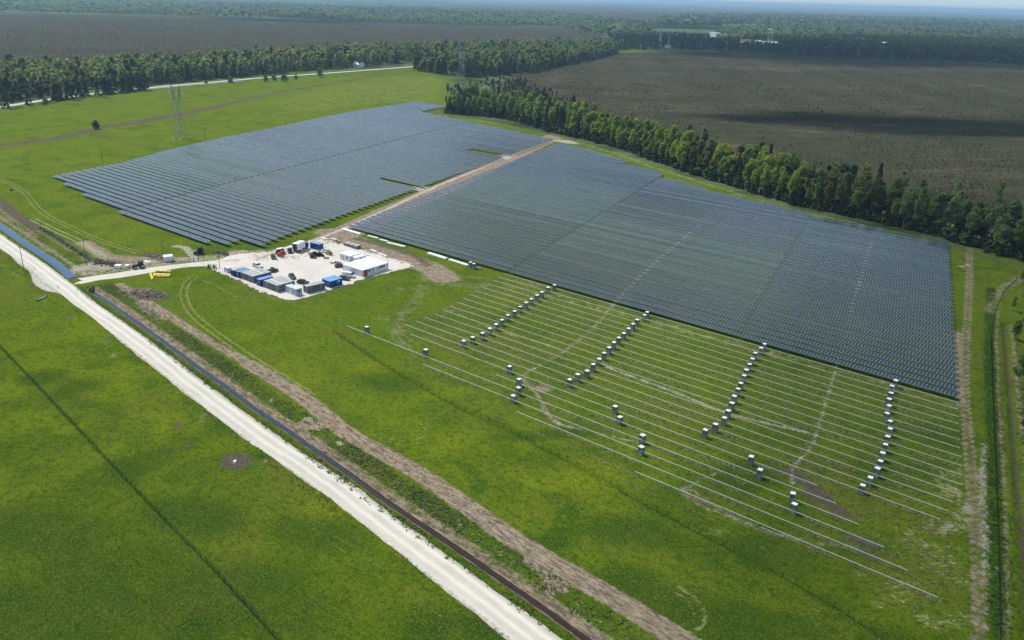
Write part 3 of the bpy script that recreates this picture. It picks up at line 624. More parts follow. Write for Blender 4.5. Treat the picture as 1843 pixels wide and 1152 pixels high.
# ------------------------------------------------------------------ wrapped pallets of modules
CARD = plain('grey_wrapped_cartons', (.27, .28, .29), .55, 0, .25, 2.5)
CARD2 = plain('dark_wrapped_cartons', (.16, .165, .175), .5, 0, .3, 2.5)
CAPM = plain('white_pallet_cover', (.78, .79, .76), .5, 0, .06, 1.5)
WOOD = plain('pale_pallet_wood', (.42, .33, .2), .8, 0, .25, 4)
STRAP = plain('cream_corner_board', (.66, .63, .5), .7)
def stack_meshes(seed):
    r = random.Random(seed); lo = MB(); lo.box((0, 0, .70), (1.13, 1.12, 1.12)); up = MB(); up.box((r.uniform(-.05, .05), r.uniform(-.05, .05), 1.90), (1.10, 1.10, 1.0), r.uniform(-.03, .03))
    pals = []
    for zz in (.06, 1.31):
        pal = MB(); pals.append(pal)
        for k in range(5): pal.box((-.48+.24*k, 0, zz+.05), (.12, 1.16, .03))
        for k in (-1, 0, 1): pal.box((0, k*.5, zz-.01), (1.16, .1, .09))
    cap = MB(); cap.box((0, 0, 2.43), (1.17, 1.17, .07)); cor = MB()
    for sx in (-1, 1):
        for sy in (-1, 1): cor.box((sx*.56, sy*.56, 1.3), (.07, .07, 2.2))
    return [('lower_pack', lo.mesh('lower_pack', CARD)), ('upper_pack', up.mesh('upper_pack', CARD2 if seed % 2 else CARD)), ('pallet', pals[0].mesh('pallet', WOOD)), ('pallet', pals[1].mesh('pallet', WOOD)), ('cover', cap.mesh('cover', CAPM)), ('corner_board', cor.mesh('corner_board', STRAP if seed == 2 else CARD2))]
STK = [stack_meshes(k) for k in range(4)]
def stack(px, label, group, var=0):
    c = G(px[0], px[1]+1.0, 2.15)
    t = thing('module_pallet_stack', label, 'pallet stack', (c[0], c[1], 0), R(random.gauss(2, 7)), group)
    sc = random.uniform(.84, .96); t.scale = (random.uniform(.88, 1.0), random.uniform(.88, 1.0), sc)
    for nme, me in STK[var]: link(nme, me, t)
COLS = [('left', [(998, 512), (986.7, 516.5), (975.5, 524.3), (966.3, 530.3), (956.4, 536.4), (946.8, 544.2), (936, 550.3), (926.3, 559), (914.2, 565.8), (903.4, 574.2), (893, 582.2), (881.7, 590.5), (868.6, 598.9), (850.8, 605.5), (834.6, 612.3)]),
        ('middle-left', [(1165, 560.2), (1160.3, 565.7), (1146.8, 574), (1139.5, 582), (1131.2, 590.5), (1123, 598.5), (1114, 606.9), (1105, 615.6), (1096.5, 625), (1087.4, 635), (1078.7, 644), (1067.7, 655), (1056.8, 666), (1040, 673.2), (1025.4, 682.3)]),
        ('middle-right', [(1376.2, 617.5), (1370, 624.8), (1359.5, 634.2), (1354.6, 644), (1349.3, 653.7), (1343.8, 663.9), (1339.6, 675), (1333.6, 687.6), (1328.8, 698.8), (1322, 711.7), (1317.6, 725), (1311, 737.8), (1304, 750.4), (1288, 762.3), (1269.8, 772.7)]),
        ('right', [(1612.4, 684), (1605.8, 692.5), (1604, 705.7), (1600.6, 717.3), (1600.6, 728.4), (1597, 742.4), (1602.3, 757), (1602.3, 770.3), (1598, 784.2), (1594, 798.6), (1589, 813.9), (1585.2, 827.9), (1579.6, 842.2), (1567, 857.2), (1553, 871.5)])]
for cname, pts in COLS:
    for i, p in enumerate(pts):
        cream = cname in ('right', 'middle-right') and i == 1
        lab = 'white-topped module stack, %s from the panels in the %s line' % (ordinal(i+1), cname)
        if cream: lab = 'module stack with cream corner boards, second in the %s line' % cname
        stack(p, lab, 'module stacks in the %s line' % cname, 2 if cream else (0, 1, 3)[(i*7+len(cname)) % 3])
for p, lab in (((660.2, 587.4), 'lone module stack at the far left start of a rack rail'), ((766.3, 629), 'lone module stack beside the second post group of the longest outer rail'),
               ((917.2, 658.6), 'module stack uphill of the three close together by the trench'), ((934, 681.2), 'upper of three module stacks close together by the trench'),
               ((933.2, 697), 'middle of three module stacks close together by the trench'), ((923.7, 710.4), 'lowest of three module stacks close together by the trench'),
               ((1107.5, 729.7), 'upper of a pair of module stacks below the middle-left line'), ((1115.9, 748.7), 'lower of a pair of module stacks below the middle-left line'),
               ((1157, 782.6), 'upper of the pair of module stacks nearest the brown soil strip'), ((1155, 802.6), 'lower of the pair of module stacks nearest the brown soil strip'),
               ((1352.5, 820.2), 'upper of a pair of module stacks below the middle-right line'), ((1368.2, 844.6), 'lower of a pair of module stacks below the middle-right line'),
               ((1427.2, 887.3), 'upper of the pair of module stacks beside the dark muddy patch'), ((1430.2, 906.8), 'lower of the pair of module stacks beside the dark muddy patch')):
    stack(p, lab, 'module stacks standing apart', random.choice((0, 1, 3)))
for p, lab in (((847, 471), 'left of two round-looking white stacks at the panel field corner'), ((853, 473.5), 'right of two round-looking white stacks at the panel field corner')):
    stack(p, lab, 'stacks at the panel field corner', 1)

# ------------------------------------------------------------------ compound: cabins and containers
def window(mb_f, mb_g, c, w, h, rz, out):
    """frame and pane standing proud of a wall; out = outward normal angle"""
    nx, ny = math.cos(out), math.sin(out)
    mb_f.box((c[0]+nx*.03, c[1]+ny*.03, c[2]), (w+.16, .06, h+.16), out+math.pi/2); mb_g.box((c[0]+nx*.065, c[1]+ny*.065, c[2]), (w, .02, h), out+math.pi/2)
GLASS = plain('dark_window_glass', (.03, .04, .05), .1, 0, .1, 1, .6)
WHITE = plain('white_painted_panel', (.74, .75, .76), .5, 0, .07, .6)
ROOFW = plain('white_roof_sheet', (.86, .86, .85), .45, 0, .05, .5)
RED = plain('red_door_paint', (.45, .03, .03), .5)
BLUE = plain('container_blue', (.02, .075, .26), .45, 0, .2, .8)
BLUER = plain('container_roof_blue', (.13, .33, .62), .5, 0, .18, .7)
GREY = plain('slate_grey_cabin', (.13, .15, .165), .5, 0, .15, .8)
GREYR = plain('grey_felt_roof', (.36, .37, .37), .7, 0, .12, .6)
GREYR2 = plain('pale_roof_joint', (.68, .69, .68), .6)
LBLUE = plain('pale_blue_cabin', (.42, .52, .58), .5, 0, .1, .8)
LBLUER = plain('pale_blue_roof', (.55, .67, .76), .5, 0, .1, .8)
METAL = plain('bare_metal_trim', (.45, .46, .47), .45, .4)
def cabin(name, label, c, L, Wd, H, ang, wall, roof, cat='cabin', ribs=True, doors=(), wins=(), joints=(), ac=False, group=None, over=.06, slope=0):
    """c: centre on the ground; long axis along ang; doors/wins: (side, offset, ...) with side in n,s (long sides) e,w (ends)"""
    t = thing(name, label, cat, (c[0], c[1], 0), R(ang), group)
    w = MB(); w.box((0, 0, H/2+.05), (L, Wd, H-.1))
    if ribs:
        k = int(L/.42)
        for i in range(k):
            x = -L/2+.25+i*(L-.5)/(k-1); w.box((x, -Wd/2-.02, H/2), (.18, .05, H-.35)); w.box((x, Wd/2+.02, H/2), (.18, .05, H-.35))
        k = max(2, int(Wd/.42))
        for i in range(k):
            y = -Wd/2+.25+i*(Wd-.5)/(k-1); w.box((-L/2-.02, y, H/2), (.05, .18, H-.35)); w.box((L/2+.02, y, H/2), (.05, .18, H-.35))
    part('wall', w, wall, t)
    r = MB(); r.box((0, 0, H+.03), (L+2*over, Wd+2*over, .1))
    for i in range(int(L/1.5)): r.box((-L/2+.9+i*1.5, 0, H+.095), (.06, Wd-.1, .03))
    ro = part('roof', r, roof, t)
    for jx in joints:
        jb = MB(); jb.box((jx, 0, H+.12), (.42, Wd+.05, .05)); part('roof_joint', jb, GREYR2, ro)
    fr = MB()
    for sx in (-1, 1):
        for sy in (-1, 1): fr.box((sx*(L/2+.01), sy*(Wd/2+.01), H/2), (.16, .16, H+.02))
    part('corner_post', fr, METAL if wall is not BLUE else BLUE, t)
    sides = {'n': (Wd/2, math.pi/2), 's': (-Wd/2, -math.pi/2), 'e': (L/2, 0), 'w': (-L/2, math.pi)}
    def at(side, off, z):
        d, o = sides[side]; return ((off, d+math.copysign(.05, d), z) if side in 'ns' else (d+math.copysign(.05, d), off, z)), o
    for side, off, wd, hh, mat in doors:
        p, o = at(side, off, hh/2+.1); d = MB(); d.box(p, (wd, .08, hh), o+math.pi/2); dd = part('door', d, mat, t)
        h = MB(); nx, ny = math.cos(o), math.sin(o); q = (p[0]+nx*.06-ny*wd*.38, p[1]+ny*.06+nx*wd*.38, 1.1); h.box(q, (.04, .05, .2), o); part('handle', h, METAL, dd)
    for side, off, z, wd, hh in wins:
        p, o = at(side, off, z); a = MB(); b = MB(); window(a, b, p, wd, hh, 0, o); wi = part('window', a, WHITE if wall is not WHITE else METAL, t); part('pane', b, GLASS, wi)
    if ac:
        a = MB(); a.box((L*.2, -Wd/2-.25, 1.9), (.8, .35, .6)); part('air_conditioner', a, WHITE, t)
    return t
# large white building: 12 x 10.7 m
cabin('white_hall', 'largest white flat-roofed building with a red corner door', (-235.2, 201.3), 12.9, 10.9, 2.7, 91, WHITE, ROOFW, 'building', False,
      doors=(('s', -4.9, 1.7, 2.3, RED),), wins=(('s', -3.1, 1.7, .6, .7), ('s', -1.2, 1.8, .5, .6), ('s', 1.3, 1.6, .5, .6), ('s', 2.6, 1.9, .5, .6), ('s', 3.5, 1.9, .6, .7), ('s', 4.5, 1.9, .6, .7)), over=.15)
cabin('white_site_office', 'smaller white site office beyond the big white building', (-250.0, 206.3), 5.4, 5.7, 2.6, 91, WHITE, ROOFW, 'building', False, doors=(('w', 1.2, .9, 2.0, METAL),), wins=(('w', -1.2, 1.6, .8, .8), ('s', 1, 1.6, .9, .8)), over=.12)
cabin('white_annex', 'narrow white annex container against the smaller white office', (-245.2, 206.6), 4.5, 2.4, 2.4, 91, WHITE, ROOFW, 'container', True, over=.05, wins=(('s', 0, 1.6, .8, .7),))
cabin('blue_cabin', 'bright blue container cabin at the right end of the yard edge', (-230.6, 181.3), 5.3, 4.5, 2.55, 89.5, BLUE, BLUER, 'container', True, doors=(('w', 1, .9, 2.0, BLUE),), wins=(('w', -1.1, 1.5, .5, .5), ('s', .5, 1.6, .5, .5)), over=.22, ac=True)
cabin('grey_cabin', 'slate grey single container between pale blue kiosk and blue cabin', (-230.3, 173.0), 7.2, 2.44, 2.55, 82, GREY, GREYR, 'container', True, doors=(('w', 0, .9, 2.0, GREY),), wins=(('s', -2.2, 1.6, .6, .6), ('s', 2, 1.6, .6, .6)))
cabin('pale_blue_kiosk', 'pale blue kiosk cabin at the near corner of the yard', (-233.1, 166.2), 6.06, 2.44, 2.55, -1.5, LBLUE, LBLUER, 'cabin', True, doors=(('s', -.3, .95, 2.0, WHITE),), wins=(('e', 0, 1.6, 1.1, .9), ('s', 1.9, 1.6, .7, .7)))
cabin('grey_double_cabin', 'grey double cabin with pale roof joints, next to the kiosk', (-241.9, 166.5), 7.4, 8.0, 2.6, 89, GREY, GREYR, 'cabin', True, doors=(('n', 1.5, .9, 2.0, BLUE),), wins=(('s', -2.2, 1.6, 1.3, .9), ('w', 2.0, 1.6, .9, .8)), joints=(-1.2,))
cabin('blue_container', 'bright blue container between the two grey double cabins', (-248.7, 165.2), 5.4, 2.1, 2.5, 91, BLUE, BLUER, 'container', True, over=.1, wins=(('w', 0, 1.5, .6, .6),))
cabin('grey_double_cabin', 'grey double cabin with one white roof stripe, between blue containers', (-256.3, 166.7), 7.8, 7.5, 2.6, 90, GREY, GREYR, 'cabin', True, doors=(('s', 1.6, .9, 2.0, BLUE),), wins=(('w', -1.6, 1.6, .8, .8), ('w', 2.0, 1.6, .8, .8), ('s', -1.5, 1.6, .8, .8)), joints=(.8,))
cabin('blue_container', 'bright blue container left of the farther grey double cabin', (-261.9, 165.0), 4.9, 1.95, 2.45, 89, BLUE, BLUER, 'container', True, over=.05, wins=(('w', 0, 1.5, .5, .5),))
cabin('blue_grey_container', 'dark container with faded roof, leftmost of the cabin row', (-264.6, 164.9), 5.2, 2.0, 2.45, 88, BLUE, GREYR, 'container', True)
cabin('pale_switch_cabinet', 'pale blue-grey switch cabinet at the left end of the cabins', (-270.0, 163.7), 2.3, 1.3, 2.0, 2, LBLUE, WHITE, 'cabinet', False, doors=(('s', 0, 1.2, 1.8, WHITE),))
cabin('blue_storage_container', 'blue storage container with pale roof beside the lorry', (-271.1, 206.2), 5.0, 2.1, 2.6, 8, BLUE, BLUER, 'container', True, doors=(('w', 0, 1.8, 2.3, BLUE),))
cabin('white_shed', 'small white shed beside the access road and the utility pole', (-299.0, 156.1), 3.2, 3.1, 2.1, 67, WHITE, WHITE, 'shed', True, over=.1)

# ------------------------------------------------------------------ vehicles and machines
TYRE = plain('tyre_rubber', (.02, .02, .021), .85); RIM = plain('wheel_rim', (.35, .35, .36), .4, .5)
def wheel(t, x, y, r, w, name='wheel'):
    a = MB(); a.cyl((x, y-w/2, r), (x, y+w/2, r), r, n=14); o = part(name, a, TYRE, t); b = MB(); s = 1 if y > 0 else -1
    b.cyl((x, y+s*(w/2-.02), r), (x, y+s*(w/2+.03), r), r*.55, n=10); part('rim', b, RIM, o)
def car(name, label, px, ang, col, kind='car', group='cars parked in the yard', L=4.5, world=None):
    p = world or G(*px); t = thing(name, label, kind, (p[0], p[1], .1), R(ang), group); m = plain('car_paint_%s' % '_'.join('%02d' % int(c*100) for c in col), col, .25, .2, .05, .8, .5)
    hw = .88
    if kind == 'van': prof = [(-L/2, .35), (L/2, .35), (L/2, .95), (L/2-.6, 1.15), (L/2-1.25, 1.95), (-L/2+.05, 2.0), (-L/2, 1.9)]; cab = None; top = 2.0
    elif kind == 'pickup': prof = [(-L/2, .4), (L/2, .4), (L/2, .9), (L/2-1.0, 1.05), (L/2-1.1, 1.05), (-L/2, 1.05)]; cab = [(-.5, 1.04), (L/2-1.15, 1.04), (L/2-1.7, 1.72), (-.35, 1.74)]
    else: prof = [(-L/2, .32), (L/2, .32), (L/2, .72), (L/2-.3, .88), (L/2-1.15, .98), (-L/2+.1, 1.0), (-L/2, .8)]; cab = [(-L/2+.25, .97), (L/2-1.2, .97), (L/2-1.95, 1.48), (-L/2+.75, 1.5)]
    b = MB(); b.prism(prof, -hw, hw); part('body', b, m, t)
    if cab:
        g = MB(); g.prism(cab, -hw+.1, hw-.1); part('window', g, GLASS, t)
        r = MB(); zt = cab[2][1]; r.box(((cab[2][0]+cab[3][0])/2, 0, zt+.03), (abs(cab[2][0]-cab[3][0])+.15, 2*hw-.25, .06)); part('roof', r, m, t)
        if kind == 'pickup': bd = MB(); bd.box((-L/4-.35, 0, 1.06), (L/2-.95, 1.45, .04)); part('load_bed', bd, TYRE, t)
    else:
        g = MB(); g.prism([(L/2-.68, 1.2), (L/2-.62, 1.2), (L/2-1.05, 1.88), (L/2-1.24, 1.88)], -hw+.08, hw-.08); part('window', g, GLASS, t)
    for sx in (-1, 1):
        for sy in (-1, 1): wheel(t, sx*L*.31, sy*(hw-.1), .33, .24)
    for sy in (-1, 1): h = MB(); h.box((L/2+.01, sy*.62, .68), (.05, .3, .14)); part('headlight', h, WHITE, t)
    return t
car('white_car', 'white car parked behind the farther grey double cabin', (464, 481), 5, (.72, .72, .72), 'car')
car('dark_pickup', 'black and white pickup beside the farther grey double cabin', (490, 490), 80, (.03, .03, .035), 'pickup')
car('black_car', 'black car standing alone in the open yard, nearest the cabins', (526, 501), -20, (.012, .012, .014), 'car')
car('black_car', 'black car with shiny roof between grey cabin and kiosk', (545.5, 511), 20, (.03, .033, .038), 'car')
car('white_van', 'white van parked right of the bright blue cabin', (628, 499), 20, (.78, .78, .78), 'van', L=5.0)
car('dark_car', 'dark car between the white van and the blue cabin', (619.5, 504), 20, (.04, .04, .05), 'car')
car('dark_car', 'dark car with white bonnet left of the big white building', (613, 481), 60, (.05, .05, .055), 'car')
car('dark_suv', 'black off-road car parked at the rear of the white lorry', (522, 454.5), -30, (.012, .014, .02), 'pickup')
# box lorry
t = thing('box_lorry', 'lorry with a white box body beside the dirt track', 'lorry', (-273.9, 199.6, .09), R(106)); b = MB(); b.box((-.3, 0, 2.5), (5.4, 2.45, 2.5)); body = part('box_body', b, ROOFW, t)
d = MB(); d.box((-3.03, 0, 2.45), (.06, 2.3, 2.3)); part('rear_door', d, plain('lorry_door_dark', (.05, .06, .10), .5), body)
c = MB(); c.prism([(2.7, .7), (4.6, .7), (4.7, 1.7), (4.35, 2.7), (2.7, 2.8)], -1.15, 1.15); cb = part('cab', c, plain('lorry_blue', (.03, .06, .18), .4), t)
g = MB(); g.prism([(4.72, 1.75), (4.76, 1.75), (4.42, 2.6), (4.38, 2.6)], -1.0, 1.0); part('windscreen', g, GLASS, cb)
c = MB(); c.box((.8, 0, .95), (7.2, .9, .25)); part('chassis', c, plain('chassis_red', (.16, .03, .03), .6), t)
for x in (-2.2, -1.0, 3.6):
    for sy in (-1, 1): wheel(t, x, sy*1.0, .5, .35)
# tractors
def tractor(label, px, ang, col, group='tractors', name='tractor', s=1.0, loader=False):
    p = G(*px); t = thing(name, label, 'tractor' if name == 'tractor' else 'loader', (p[0], p[1], .08), R(ang), group); t.scale = (s, s, s); m = plain('machine_paint_%s' % '_'.join('%02d' % int(c*100) for c in col), col, .4, 0, .15)
    b = MB(); b.prism([(-.2, .7), (2.3, .75), (2.4, 1.3), (2.0, 1.6), (-.1, 1.7)], -.42, .42); part('bonnet', b, m, t)
    c = MB(); c.prism([(-1.4, 1.0), (.1, 1.0), (.2, 2.45), (-1.25, 2.5)], -.7, .7); cb = part('cab', c, GLASS, t)
    r = MB(); r.box((-.55, 0, 2.56), (1.75, 1.65, .14)); part('roof', r, m if not loader else WHITE, cb)
    f = MB(); f.box((-.5, 0, .85), (2.2, .6, .5)); part('chassis', f, plain('machine_black', (.02, .02, .02), .6), t)
    e = MB(); e.cyl((1.4, .3, 1.5), (1.4, .3, 2.4), .05, n=6); part('exhaust', e, METAL, t)
    for sy in (-1, 1): wheel(t, -.8, sy*.95, .85, .5); wheel(t, 1.75, sy*.85, .58, .38)
    fd = MB()
    for sy in (-1, 1): fd.box((-.8, sy*.95, 1.76), (1.3, .5, .06))
    part('mudguard', fd, m, t)
    if loader:
        a = MB(); a.box((1.0, .6, 1.9), (4.0, .22, .28)); part('boom', a, m, t); k = MB(); k.box((3.2, .3, .8), (.5, 1.9, .7)); part('bucket', k, m, t)
    return t
tractor('dark tractor with white cab roof by the rubble heap', (251, 483), -100, (.05, .055, .07), s=1.05)
tractor('dark tractor with red trim on the grass below the left panels', (359, 457), -75, (.03, .03, .05))
tractor('red telescopic loader parked between the black car and lorry', (503, 459.5), -25, (.42, .05, .05), name='telescopic_loader', loader=True)
tractor('red compact loader behind the telescopic loader', (508, 456), -25, (.38, .06, .05), name='compact_loader', s=.8, loader=True)
tractor('small yellow-green machine near the blue storage container', (560, 460), 160, (.55, .6, .06), name='compact_loader', s=.62, loader=True)
tractor('dark compact machine in front of the yellow-green one', (563, 465), 20, (.04, .045, .06), name='compact_loader', s=.62)
def trailer(label, px, ang, L, Wd, mat, load=None):
    p = G(*px); t = thing('flat_trailer', label, 'trailer', (p[0], p[1], .09), R(ang)); b = MB(); b.box((0, 0, .72), (L, Wd, .14)); part('deck', b, mat, t)
    for k in (-.5, .5): wheel(t, -L*.12+k, Wd/2-.1, .34, .22); wheel(t, -L*.12+k, -Wd/2+.1, .34, .22)
    d = MB(); d.cyl((L/2, 0, .6), (L/2+1.2, 0, .45), .05); part('drawbar', d, METAL, t)
    if load: l = MB(); [l.box((random.uniform(-L*.35, L*.35), random.uniform(-.3, .3), .95+random.uniform(0, .2)), (random.uniform(.4, 1.1), .5, .35), random.uniform(0, 3)) for _ in range(6)]; part('load', l, load, t)
DARKOL = plain('dark_olive_paint', (.05, .05, .035), .6); RUST = plain('rusty_brown', (.17, .09, .05), .8)
trailer('dark olive trailer with low load, leftmost vehicle of the yard', (492, 465), -32, 4.6, 1.9, DARKOL, DARKOL)
trailer('brown trailer loaded with scrap below the big white building', (632, 494.5), -35, 4.0, 1.7, METAL, RUST)
trailer('small trailer with pink and brown load by the pallets', (594, 459), 10, 2.4, 1.5, plain('faded_red', (.5, .16, .15), .6), RUST)
def clutter(name, label, px, mats, nn, spread, h=.8, seed=0, cat='clutter', z=.09):
    r = random.Random(seed); p = G(*px); t = thing(name, label, cat, (p[0], p[1], z)); 
    for q, m in enumerate(mats):
        b = MB()
        for _ in range(nn):
            hh = r.uniform(.15, h); b.box((r.gauss(0, spread), r.gauss(0, spread*.6), hh/2), (r.uniform(.4, 1.5), r.uniform(.3, .9), hh), r.uniform(0, 3))
        part(('crate', 'bundle', 'board')[q % 3], b, m, t)
GREENP = plain('green_plastic', (.12, .3, .12), .5); BLACK = plain('black_plastic', (.012, .012, .014), .5)
clutter('scrap_pile', 'mixed pile of pallets and white sacks beside the blue container', (584, 454), [WHITE, GREENP, WOOD], 6, 1.2, .9, 3)
clutter('black_crate_pile', 'black crates piled in front of the blue storage container', (573, 461), [BLACK], 9, .9, 1.7, 4)
clutter('brown_board_pile', 'flat brown boards on the gravel nearest the small trailer', (588, 465), [RUST], 5, .8, .3, 5)
clutter('cable_pile', 'grey bundles left of the big white building wall', (606, 474), [METAL, DARKOL], 5, 1.3, .4, 8)
clutter('wood_offcuts', 'brown timber heap at the back edge of the yard', (607.5, 437), [RUST, WOOD], 5, .9, .7, 9)
clutter('white_sack_row', 'row of white sacks and rubble on the far yard edge', (655, 459), [WHITE], 9, 3.0, .35, 12)
for i, (x, y) in enumerate([(-265.8, 218.4), (-263.0, 218.4), (-260.2, 218.4)]):
    cabin('grey_module_crate', '%s of three grey crates in a row behind the yard' % ('left', 'middle', 'right')[i].join(['', '']), (x, y), 2.5, 2.0, 1.35, 91, CARD2, plain('grey_crate_lid', (.42, .42, .44), .6), 'crate', True, group='grey crates behind the yard')
def slabs(label, a, b, w, h, n_=3, mat=None, name='profile_bundle'):
    a = np.array(a); b = np.array(b); d = b-a; L = np.linalg.norm(d); c = (a+b)/2; t = thing(name, label, 'bundle', (c[0], c[1], 0), math.atan2(d[1], d[0]), 'white bundles along the front of the panel field')
    m = MB(); k = max(1, int(w/.45))
    for i in range(k):
        m.box((random.uniform(-.15, .15), -w/2+(i+.5)*w/k, h/2+.12), (L-random.uniform(0, .5), w/k-.04, h))
    part('profiles', m, mat or ROOFW, t); q = MB()
    for i in range(max(2, int(L/1.8))): q.box((-L/2+.5+i*(L-1)/max(1, int(L/1.8)-1), 0, .06), (.12, w+.1, .12))
    part('timber_bearer', q, WOOD, t)
slabs('widest white bundle of profiles, at the track end of the line', (-287.4, 233.3), (-274.9, 233.1), 1.5, .5)
slabs('second white bundle from the dirt track', (-270.8, 233.7), (-264.3, 234.0), 1.0, .5)
slabs('third white bundle from the dirt track', (-262.9, 233.1), (-257.9, 233.5), .9, .5)
slabs('longest white bundle, fourth from the dirt track', (-256.7, 232.2), (-246.7, 233.2), 1.2, .5)
slabs('grey-white bundle, second from the round-looking stacks', (-233.5, 233.7), (-222.6, 233.1), 1.8, .5, mat=CAPM)
slabs('white bundle ending at the round-looking stacks', (-221.2, 233.2), (-210.2, 232.6), 1.3, .45)
slabs('short white bundle on the back edge of the yard', G(577, 429), G(588, 432), 1.0, .4); slabs('short white bundle right of the timber heap', G(596, 430.5), G(606, 433), .9, .4)
slabs('white plank bundle on the yard edge below the grey crates', G(667, 451.5), G(678, 455), .9, .5); slabs('long low white bundle right of the plank bundle', G(679, 456), G(696, 462), .7, .3)
slabs('dark bundle lying right of the round-looking stacks', G(857, 483), G(868, 486), 1.2, .35, mat=CARD2)
# yellow drainage pipes
YEL = plain('yellow_plastic_pipe', (.78, .62, .01), .45, 0, .08); YEL2 = plain('orange_yellow_pipe', (.80, .47, .02), .45, 0, .08)
for lab, a, b, r, m in (('amber-yellow pipe bundle at the back of the yellow bundles', (-289.7, 145.8), (-284.9, 149.1), .5, YEL2), ('long yellow pipe bundle, middle of the yellow bundles', (-286.6, 143.2), (-281.6, 147.1), .5, YEL),
                        ('long yellow pipe bundle, front of the yellow bundles', (-285.3, 142.3), (-280.6, 146.0), .45, YEL), ('short yellow pipe bundle lying crosswise at the left', (-287.8, 142.7), (-281.7, 140.1), .45, YEL)):
    d = np.array(b)-np.array(a); L = np.linalg.norm(d); t = thing('yellow_pipe_bundle', lab, 'pipes', (a[0], a[1], .05), math.atan2(d[1], d[0]), 'yellow pipe bundles on the verge'); q = MB()
    for dy, dz in ((-.33, .2), (0, .2), (.33, .2), (-.17, .5), (.17, .5)): q.cyl((0, dy, dz), (L, dy, dz), .19, n=8)
    part('pipes', q, m, t); s_ = MB(); [s_.box((L*f, 0, .36), (.08, 1.0, .74)) for f in (.2, .5, .8)]; part('strap', s_, plain('yellow_strap', (.75, .6, .05), .6), t)
for lab, px in (('left of three grey pipes lying on the grass by the junction', (72, 539.5)), ('middle of three grey pipes on the grass by the junction', (75.5, 538)), ('right of three grey pipes lying on the grass by the junction', (79, 536.5))):
    p = G(*px); t = link('concrete_pipe', None, None, (p[0], p[1], .2), R(-52), lab, 'pipe', 'grey pipes by the junction'); q = MB(); q.cyl((-1.7, 0, 0), (1.7, 0, 0), .24, n=10); part('barrel', q, plain('grey_pipe', (.22, .24, .24), .6), t); e = MB(); e.cyl((1.55, 0, 0), (1.78, 0, 0), .29, n=10); part('socket', e, BLACK, t)
# small white boxes, rubble, reels, culvert
for lab, px, d in (('larger white crate left of the dark tractor', (213, 482.5), (2.2, 1.7, 1.1)), ('smaller white crate left of the dark tractor', (229.5, 481.8), (1.4, 1.4, .95))):
    p = G(*px); t = thing('white_crate', lab, 'crate', (p[0], p[1], .1), R(30)); b = MB(); b.box((0, 0, d[2]/2), d); part('body', b, CAPM, t); b = MB(); b.box((0, 0, d[2]+.04), (d[0]+.1, d[1]+.1, .08)); part('lid', b, ROOFW, t)
for lab, px in (('left cable reel at the left end of the compound', (377.5, 482.5)), ('right cable reel at the left end of the compound', (386.5, 483.2))):
    p = G(*px); t = thing('cable_reel', lab, 'reel', (p[0], p[1], .85), R(35), 'cable reels'); a = MB()
    for s_ in (-.45, .45): a.cyl((s_-.05, 0, 0), (s_+.05, 0, 0), .85, n=16)
    part('flange', a, METAL, t); a = MB(); a.cyl((-.4, 0, 0), (.4, 0, 0), .55, n=12); part('cable', a, DARKOL, t)
def rubble(name, label, px, nn, rx, ry, hh, mat, seed, size=.5, sticks=0, cat='heap', rot=0.0):
    r = random.Random(seed); p = G(*px); t = thing(name, label, cat, (p[0], p[1], 0), rot); b = MB()
    if nn < 30 or name[:5] == 'spoil': b.box((0, 0, .06), (rx*1.9, ry*1.3, .12))
    for _ in range(nn):
        u, v = r.gauss(0, .42), r.gauss(0, .42); q = max(0, 1-math.hypot(u, v)); s_ = size*r.uniform(.4, 1.3)
        k = len(b.v); b.box((u*rx, v*ry, hh*q*r.uniform(.2, 1)), (s_*r.uniform(.6, 1.4), s_, s_*r.uniform(.4, .9)), r.uniform(0, 3), r.uniform(.3, .9))
        b.v[k:] = [(x+r.uniform(-.12, .12)*s_, y+r.uniform(-.12, .12)*s_, z+r.uniform(-.15, .15)*s_) for x, y, z in b.v[k:]]
    part('lumps', b, mat, t)
    if sticks:
        b = MB()
        for _ in range(sticks):
            u, v = r.gauss(0, .45)*rx, r.gauss(0, .45)*ry; L = r.uniform(.6, 2.4); a = r.gauss(.3, .8); z = max(.05, hh*(1-math.hypot(u/rx, v/ry))*r.uniform(.3, 1.1)); dz = r.uniform(-.3, .5)
            b.cyl((u, v, z), (u+L*math.cos(a), v+L*math.sin(a), max(.05, z+dz)), r.uniform(.06, .15), .03, 4, False)
        part('branches', b, plain('grey_brushwood', (.3, .26, .21), .9, 0, .35, 1), t)
STONE = plain('dark_rubble', (.10, .09, .085), .9, 0, .5, 1.5); SOIL = plain('brown_soil_lumps', (.15, .11, .085), .95, 0, .5, 1.5)
rubble('rubble_heap', 'dark rubble heap, left one beside the access road', (180, 473), 70, 4.2, 2.4, .9, STONE, 1, .7)
rubble('rubble_heap', 'dark rubble heap with boards, between left heap and tractor', (203, 476), 90, 5.5, 2.4, 1.0, STONE, 2, .7, 25)
rubble('brushwood_heap', 'grey brushwood and roots spread below the yellow pipes', (262, 530), 150, 9, 4.5, .9, SOIL, 3, .8, 420, 'heap', .3)
rubble('brushwood_heap', 'fine brushwood windrow behind the dark tractor', (285, 464), 60, 13, 3.0, .7, SOIL, 4, .5, 300, 'heap', .1)
rubble('white_sheet_pile', 'white sheets and boards right of the dark tractor', (266, 473), 26, 1.5, .8, .3, CAPM, 5, 1.3)
rubble('soil_heap', 'low brown soil heap beyond the tractor with red trim', (398, 457), 60, 6, 2.5, .9, SOIL, 6, .7)
_a, _b = G(78, 413), G(156, 464); SPA = math.atan2(_b[1]-_a[1], _b[0]-_a[0])
